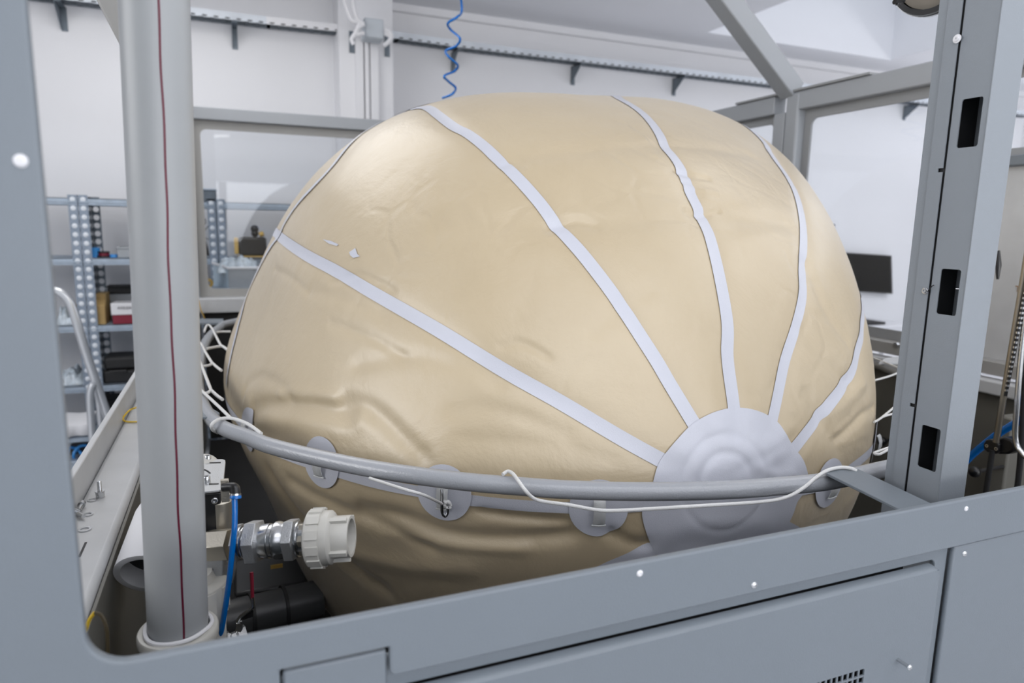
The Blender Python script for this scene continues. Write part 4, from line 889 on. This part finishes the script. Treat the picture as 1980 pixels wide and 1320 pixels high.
# ---- valve with actuator plate
vz = -.47; VA = thing('angle_valve', at_z(415, 946, vz)-Vector((0, 0, .16)), 'pneumatic valve with a slotted silver top plate and black bracket beside the riser pipe', 'valve')
cor = [at_z(u, v, vz) for u, v in ((345, 889), (430, 887), (435.5, 889), (436, 893), (431.5, 940), (429, 945), (424, 947), (350, 955))]
pl = MB().prism(cor, (0, 0, -.004)).build('top_plate', 'cast', VA, bevel=.0008)
for sl_ in ([(405, 893.5), (427, 893), (427, 895), (405, 895.5)], [(404, 934.5), (423, 934), (423, 936.2), (404, 936.8)]):
    MB().prism([at_z(u, v, vz+.0002) for u, v in sl_], (0, 0, .0003)).build('slot', 'blackm', pl)
b = MB(); arcp = [at_z(u, v, vz+.0004) for u, v in ((380, 911), (392, 908), (400, 910), (406, 914.5))]; b.tube(spline(arcp, 5), .0016, 6); b.build('slot', 'blackm', pl)
for u, v in ((402.5, 891), (400, 932)):
    q = at_z(u, v, vz); MB().lathe(q, (0, 0, 1), [(0, .0062), (.0105, .0062), (.0115, .0055), (.0115, .003), (.006, .0028)], 24).build('cap_screw', 'chrome', pl)
yb_ = cor[5].y+.004
f_ = [at_y(u, v, yb_) for u, v in ((350, 957), (427.5, 952), (427, 1000), (425, 1022), (419, 1033), (410, 1038), (350, 1042))]
bk = MB().prism(f_, (0, .012, 0)).build('bracket', 'black', VA, bevel=.002)
for u, v in ((415, 967), (411, 1029)):
    q = at_y(u, v, yb_); MB().lathe(q, (0, -1, 0), [(0, .0058), (.003, .0056), (.0035, .0045), (.0035, .0028), (.001, .0028)], 20).build('cap_screw', 'chrome', bk)
vb = at_d(420, 985, 1.21)
MB().lathe(vb+Vector((.004, .03, -.08)), (0, 0, 1), [(0, .022), (.02, .026), (.04, .022), (.085, .022), (.09, .018), (.095, .018)], 32).build('valve_body', 'brass', VA)
dm = at_d(394, 905, 1.36); MB().sphere(dm, .030, 14, sz=.95).cyl(dm-Vector((0, 0, .07)), dm, .0295).build('actuator_dome', 'pvc', VA)
hx0, hx1 = at_d(404, 1054, 1.20), at_d(448, 1051, 1.195)
MB().lathe(hx0, hx1-hx0, [(0, .029), ((hx1-hx0).length, .029)], 6).build('hex_body', 'brass', VA, bevel=.001)
MB().lathe(vb+Vector((-.01, .01, -.14)), (0.15, 0, 1), [(0, .03), (.03, .034), (.06, .026)], 6).build('lower_hex', 'cast', VA, bevel=.001)
MB().box(at_d(432, 948, 1.16)-Vector((.004, .004, .02)), at_d(440, 930, 1.16)+Vector((.002, .004, .004))).build('port_block', 'brass', VA, bevel=.001)
# ---- blue tube with its elbow
el0, el1, el2 = at_d(432, 942, 1.155), at_d(455, 941, 1.15), at_d(456, 956, 1.148)
PE = thing('push_fit_elbow', el1, 'black push fit elbow with a blue release ring on the valve', 'hose fitting')
MB().tube(spline([el0, at_d(446, 941, 1.152), at_d(453, 942, 1.15), at_d(455.5, 947, 1.149), el2], 6), .0075, 16).build('elbow_body', 'black', PE)
dn = (at_d(455, 975, 1.146)-el2).normalized()
MB().lathe(el2-dn*.002, dn, [(0, .0085), (.003, .0085)], 24).build('chrome_collar', 'chrome', PE)
MB().lathe(el2+dn*.001, dn, [(0, .0085), (.002, .0092), (.005, .0092), (.006, .006)], 24).build('release_ring', 'blue', PE)
tp = [at_d(u, v, d) for u, v, d in ((453.5, 962, 1.147), (454, 990, 1.145), (453, 1025, 1.14), (449, 1065, 1.14), (445, 1105, 1.145), (440, 1145, 1.16), (433, 1190, 1.18), (426, 1232, 1.2), (421, 1270, 1.22))]
tag(MB().tube(spline(tp, 8), .0047, 14).build('air_tube', 'blue'), 'shiny blue air tube hanging from the black elbow in front of the hex fitting', 'tube')
# ---- fitting run to the right, axis roughly level
f0, f1 = at_d(448, 1049, 1.175), at_d(680, 1036, 1.175)
fa = (f1-f0).normalized(); fl_ = (f1-f0).length
def FU(u): return (u-448)/(680-448)*fl_
def R(px): return px/1320*1.175
FT = thing('pipe_coupling', (f0+f1)/2-Vector((0, 0, .05)), 'zinc plated hydraulic coupling with hex nuts ending in a ribbed plastic union', 'pipe fitting')
def seg(name, prof, m, n=32, bev=0): return MB().lathe(f0, fa, [(FU(u), R(r)) for u, r in prof], n).build(name, m, FT, bevel=bev)
seg('hex_nut', [(456, 34), (457, 38), (464, 38), (465.5, 34)], 'cast', 6)
seg('washer_stack', [(465.5, 27), (466, 31), (469, 31), (469.5, 26), (472, 26), (472.5, 30), (474.5, 30), (475, 25), (479, 25)], 'chrome')
seg('hex_nut', [(478.5, 34), (481, 43), (502, 43), (505.5, 35)], 'cast', 6, .0008)
seg('sleeve', [(505, 31), (511, 32), (519, 33), (523, 33), (523.5, 30), (525, 30), (525.5, 32), (531, 32), (531.5, 29), (534, 29)], 'chrome')
seg('sleeve', [(534, 33), (535, 36), (543, 36), (548, 34), (556, 33)], 'chrome')
seg('hex_nut', [(553, 35), (555.5, 42), (573, 42), (577, 34)], 'cast', 6, .0008)
seg('threaded_end', [(576, 30), (577, 34), (580, 34), (580.5, 30), (584, 30)], 'chrome')
seg('adapter_hex', [(582, 30), (584, 34), (599, 34), (600, 31)], 'brass', 6, .001)
seg('adapter_collar', [(577, 30), (600, 30)], 'chrome')
b = MB().lathe(f0, fa, [(FU(597), R(30)), (FU(597), R(47)), (FU(601), R(54)), (FU(627), R(55)), (FU(628), R(52)), (FU(642), R(51)), (FU(645), R(48)), (FU(648), R(40)), (FU(678), R(40)), (FU(680), R(39)), (FU(680), R(33)), (FU(660), R(32))], 48, False)
x1 = Vector(up.tolist()); x1 = (x1-fa*x1.dot(fa)).normalized(); x2 = fa.cross(x1)
for k_ in range(12):
    a = 2*PI*k_/12+.18; r_ = x1*math.cos(a)+x2*math.sin(a); tt_ = -x1*math.sin(a)+x2*math.cos(a); q = f0+r_*R(53)
    b.hexa([q+fa*FU(605)+tt_*s_*R(8)+r_*d for s_, d in ((-1, 0), (1, 0), (1, R(4)), (-1, R(4)))], [q+fa*FU(629)+tt_*s_*R(8)+r_*d for s_, d in ((-1, 0), (1, 0), (1, R(4)), (-1, R(4)))])
for a in (.55, 2.1, PI-.25, PI+1.6, -.9):
    r_ = x1*math.cos(a)+x2*math.sin(a); tt_ = -x1*math.sin(a)+x2*math.cos(a); q = f0+r_*R(38)
    b.hexa([q+fa*FU(640)+tt_*s_*R(4.5)+r_*d for s_, d in ((-1, 0), (1, 0), (1, R(9)), (-1, R(9)))], [q+fa*FU(678)+tt_*s_*R(4.5)+r_*d for s_, d in ((-1, 0), (1, 0), (1, R(9)), (-1, R(9)))])
PU = b.build('union_body', 'pvc', FT)
MB().lathe(f0, fa, [(FU(598), R(46)), (FU(599), R(10))], 32, False).build('inner_face', 'brass', PU)
# ---- dark pipework below
DG = mat('dark_grey_pipework', (.06, .062, .065), .35, bump=.05, bscale=100)
a, c = at_d(420, 1205, 1.9), at_d(618, 1156, 2.05)
DP = thing('dark_pipe', (a+c)/2, 'thick dark grey pipe lying low inside the machine under the coupling', 'pipe')
MB().cyl(a, c, .055, n=40).build('pipe_wall', DG, DP); 
for f in (.3, .62): q = a+(c-a)*f; MB().cyl(q, q+(c-a)*.03, .062, n=40).build('pipe_band', 'blackm', DP)
a, c = at_d(452, 1135, 2.2), at_d(590, 1108, 2.4)
tag(MB().box(a+Vector((0, 0, -.04)), c+Vector((0, .12, .03))).build('dark_housing', DG, bevel=.01), 'dark grey box housing behind the dark pipe inside the machine', 'housing')
a = at_d(535, 1095, 2.15); tag(MB().box(a+Vector((-.018, 0, -.006)), a+Vector((.018, .004, .006))).build('name_tag', 'amber'), 'tiny yellowish tag in the dark below the coupling', 'tag')
lv = at_d(457, 1218, 1.32)
LV = thing('lever_valve', lv, 'small ball valve with a red coated lever low inside the machine', 'valve')
MB().lathe(lv-Vector((.012, .012, .01)), (1, .2, .1), [(-.02, .014), (-.012, .018), (.0, .018), (.004, .012), (.012, .012), (.016, .018), (.03, .018)], 6).build('valve_body', 'chrome', LV)
MB().cyl(lv+Vector((.006, -.012, -.0)), lv+Vector((.006, -.012, .022)), .006, n=6).build('stem_nut', 'chrome', LV)
q = [at_d(u, v, 1.31) for u, v in ((459, 1203), (465, 1192), (478, 1182), (488, 1174), (489, 1166), (488, 1154))]
b = MB(); b.tube(spline(q, 5), .0035, 8); b.build('lever_arm', 'chrome', LV)
MB().prism([at_d(u, v, 1.312) for u, v in ((459, 1197), (470, 1186), (484, 1176), (490, 1180), (489, 1192), (472, 1198))], (0, .003, 0)).build('lever_plate', 'black', LV)
MB().tube([at_d(u, v, 1.31) for u, v in ((488, 1156), (487.5, 1130), (486.5, 1106))], .0034, 10).build('lever_grip', 'redp', LV)
# ---- loose hardware on the rail
def railpt(u, v): return at_z(u, v, -.58)
q = railpt(194, 961)
bo = thing('cap_bolt', q, 'socket head bolt standing on its head with the thread up, on the left rail', 'bolt', 'loose bolts on the left rail')
MB().lathe(q, (0, 0, 1), [(0, .0075), (.0005, .0085), (.012, .0085), (.0125, .006)], 24).build('bolt_head', 'chrome', bo)
MB().lathe(q, (0, 0, 1), [(.0126, .0095), (.0143, .0095)], 24).build('washer', 'chrome', bo)
MB().lathe(q, (0, 0, 1), [(.0144, .0045)]+[(.015+.0012*i, .0045-.0006*(i % 2)) for i in range(17)]+[(.036, .0035)], 16).build('bolt_thread', 'chrome', bo)
for (u0, v0), (u1, v1), lab_ in (((158, 975), (150, 992), 'short bolt lying on the left rail nearest the jamb, pointing up right'), ((147, 990), (167, 1001), 'short bolt lying across the washers on the left rail by the jamb')):
    a, c = at_z(u0, v0, -.572), at_z(u1, v1, -.573); d = (a-c).normalized()
    t = thing('cap_bolt', (a+c)/2, lab_, 'bolt', 'loose bolts on the left rail')
    MB().lathe(a-d*.004, d, [(0, .007), (.010, .007), (.011, .006)], 20).build('bolt_head', 'chrome', t); MB().cyl(a-d*.0045, a-d*.03, .0042, n=16).build('bolt_thread', 'chrome', t)
for u, v, r_, lab_ in ((179, 967, .0098, 'spring washer lying beside the standing bolt on the left rail'), (170, 995, .0100, 'split washer lying half under the fallen bolt on the left rail'), (164, 1024, .0115, 'flat washer lying alone nearest the camera on the left rail')):
    q = railpt(u, v); tag(MB().lathe(q+Vector((0, 0, .0004)), (0, 0, 1), [(0, r_*.6), (0, r_), (.0018, r_), (.0018, r_*.6), (0, r_*.6)], 28, False).build('washer', 'chrome'), lab_, 'washer', 'loose washers on the left rail')
b = MB(); b.tube(spline([at_z(u, v, z) for u, v, z in ((300, 772, -.55), (268, 786, -.55), (252, 792, -.556), (241, 803, -.566), (238, 811, -.574), (246, 815, -.576), (270, 815, -.576), (300, 814, -.576))], 8), .0026, 8)
tag(b.build('earth_wire', 'yellow'), 'thin yellow wire looping out from behind the riser pipe onto the left rail', 'wire')
wy = [at_d(u, v, .95) for u, v in ((150, 1260), (166, 1217), (173, 1198), (183, 1184), (196, 1190), (206, 1215), (208, 1262), (206, 1300))]
b = MB(); b.tube(spline(wy[:4], 8), .0026, 8); b.cur = 1; b.tube(spline(wy[3:], 8), .0026, 8)
tag(b.build('earth_wire', 'yellow', mats=('wired',)), 'yellow and dark wire arching low in the corner behind the left jamb', 'wire')
b = MB(); b.tube(spline([at_y(u, v, YB-.1) for u, v in ((383, 580), (388, 598), (394, 612), (399, 630))], 6), .004, 8); tag(b.build('brown_cable', 'amber'), 'thin brown cable hanging below the rear window sill', 'cable')
# ================================================================== GAUGES BEHIND THE COLUMN
XG = 2.05
def G(u, v, x=XG): return at_x(u, v, x)
HM = mat('braided_steel_hose', (.42, .38, .33), .3, .85, bump=.8, bscale=160)
BR = mat('oiled_steel_rod', (.30, .27, .22), .3, .8)
rodA = thing('steel_rod', G(1916, 905), 'slim oiled steel rod held upright in the black clamp right of the column', 'rod')
MB().tube([G(2062, 36), G(1990, 470), G(1926, 855)], .0085, 16).build('rod', BR, rodA); MB().tube([G(1919, 870), G(1886, 1080)], .0075, 16).build('lower_rod', 'blackm', rodA)
MB().tube([G(2066, 90, XG-.01), G(1996, 500, XG-.01), G(1981, 570, XG-.01), G(1960, 690, XG-.01), G(1944, 765, XG-.01)], .0045, 12).build('braid_sleeve', 'black', rodA)
b = MB()
for i in range(28):
    f = i/28; q = G(1996, 500, XG-.012).lerp(G(1944, 765, XG-.012), f); b.cyl(q, q+Vector((0, 0, .006)), .0053, n=10)
b.build('braid_band', 'chrome', rodA)
hs = [G(u, v) for u, v in ((2040, 60), (1996, 480), (1984, 600), (1973, 700), (1966, 790), (1963, 835), (1966, 860), (1975, 874), (1990, 886), (2030, 880), (2048, 840), (2090, 480), (2130, 60))]
t = thing('bent_steel_tube', hs[4], 'bright bent steel tube curving out of frame at the right edge', 'tube'); MB().tube(spline(hs, 8), .0075, 16).build('tube', 'chrome', t)
MB().tube(spline([G(1992, 560, XG+.03), G(1975, 860, XG+.03), G(1966, 950, XG+.03)], 4), .008, 12).build('rear_tube', 'blackm', t)
a = G(1914, 864)
cb_ = thing('clamp_block', a, 'black two screw clamp block gripping the steel rod right of the column', 'clamp')
MB().prism([G(u, v) for u, v in ((1905, 850), (1912, 849), (1928, 853), (1932, 860), (1931, 873), (1925, 878), (1908, 874), (1901, 868), (1901, 857))], (.05, .0, 0)).build('clamp_body', 'black', cb_, bevel=.004)
MB().prism([G(u, v, XG+.012) for u, v in ((1924, 849), (1940, 845), (1956, 850), (1962, 857), (1960, 872), (1948, 878), (1926, 878))], (.06, 0, 0)).build('clamp_head', 'black', cb_, bevel=.006)
for u, v in ((1908.5, 861.5), (1926.5, 867.5)): q = G(u, v); MB().lathe(q, (-1, 0, 0), [(0, .0052), (.002, .005), (.002, .0025), (0, .0025)], 16).build('clamp_screw', 'chrome', cb_)
tag(MB().tube(spline([G(u, v, XG+.12) for u, v in ((1790, 1010), (1845, 920), (1873, 886), (1900, 862), (1925, 842), (1950, 826), (1985, 806), (2040, 784), (2120, 800), (2180, 900))], 8), .011, 14).build('air_hose', 'blue'), 'thick blue air hose crossing behind the column and the steel rod', 'hose')
for u, v, lab_ in ((1706, 853, 'glossy black ball knob on the tank wall left of the slotted column'), (1885, 912, 'glossy black ball knob on the tank wall right of the slotted column')):
    q = at_x(u, v, 2.62 if u < 1800 else 2.3); x_ = q.x
    t = thing('ball_knob', q, lab_, 'knob', 'black ball knobs on the tank wall'); MB().sphere(q, .021 if u < 1800 else .019, 18).build('ball', 'black', t); MB().cyl(q, Vector((XR-.0005, q.y+.01, q.z)), .006).build('stem', 'blackm', t)
a = G(1890, 800, 2.5); 
bx = MB().box(Vector((2.45, G(1960, 810, 2.45).y, at_x(1935, 803, 2.45).z-.5)), Vector((XR-.001, at_x(1926, 820, 2.45).y, at_x(1935, 803, 2.45).z))).build('junction_housing', 'darkwall', bevel=.008)
tag(bx, 'grey housing behind the blue hose right of the column', 'housing')
q = at_x(1931, 484, 2.4); c = at_x(1929, 540, 2.4)
tag(MB().tube([q, (q+c)/2, c], .007, 10, r_fn=lambda f: .004+.006*math.sin(PI*f)).build('window_handle', 'black'), 'slim black handle showing past the right edge of the column', 'handle')
# ceiling strip lamps of the hall, behind the camera; one is mirrored in the rear window
LM = bpy.data.materials.new('lamp_tube'); LM.use_nodes = True; e_ = LM.node_tree.nodes['Principled BSDF']; e_.inputs['Emission Color'].default_value = (1, .98, .95, 1); e_.inputs['Emission Strength'].default_value = 9
def refl(u, v, y=YB+.06):
    d = ray(u, v); p = O+d*(y/d[1]); r_ = np.array([d[0], -d[1], d[2]]); k_ = (ZC-.12-p[2])/r_[2]; return Vector(p+r_*k_)
a, c = refl(384, 265), refl(440, 262)
t = thing('strip_lamp', (a+c)/2, 'white strip lamp mirrored in the upper left of the rear window', 'lamp')
MB().bar(a, c, .12, .02).build('lamp_tube', LM, t); MB().bar(a+Vector((0, 0, .035)), c+Vector((0, 0, .035)), .16, .04).build('lamp_housing', 'white', t)
MB().cyl(a+(c-a)*.5+Vector((0, 0, .05)), Vector(((a+c)/2).to_tuple()[:2]+(ZC,)), .01).build('hanger', 'white', t)
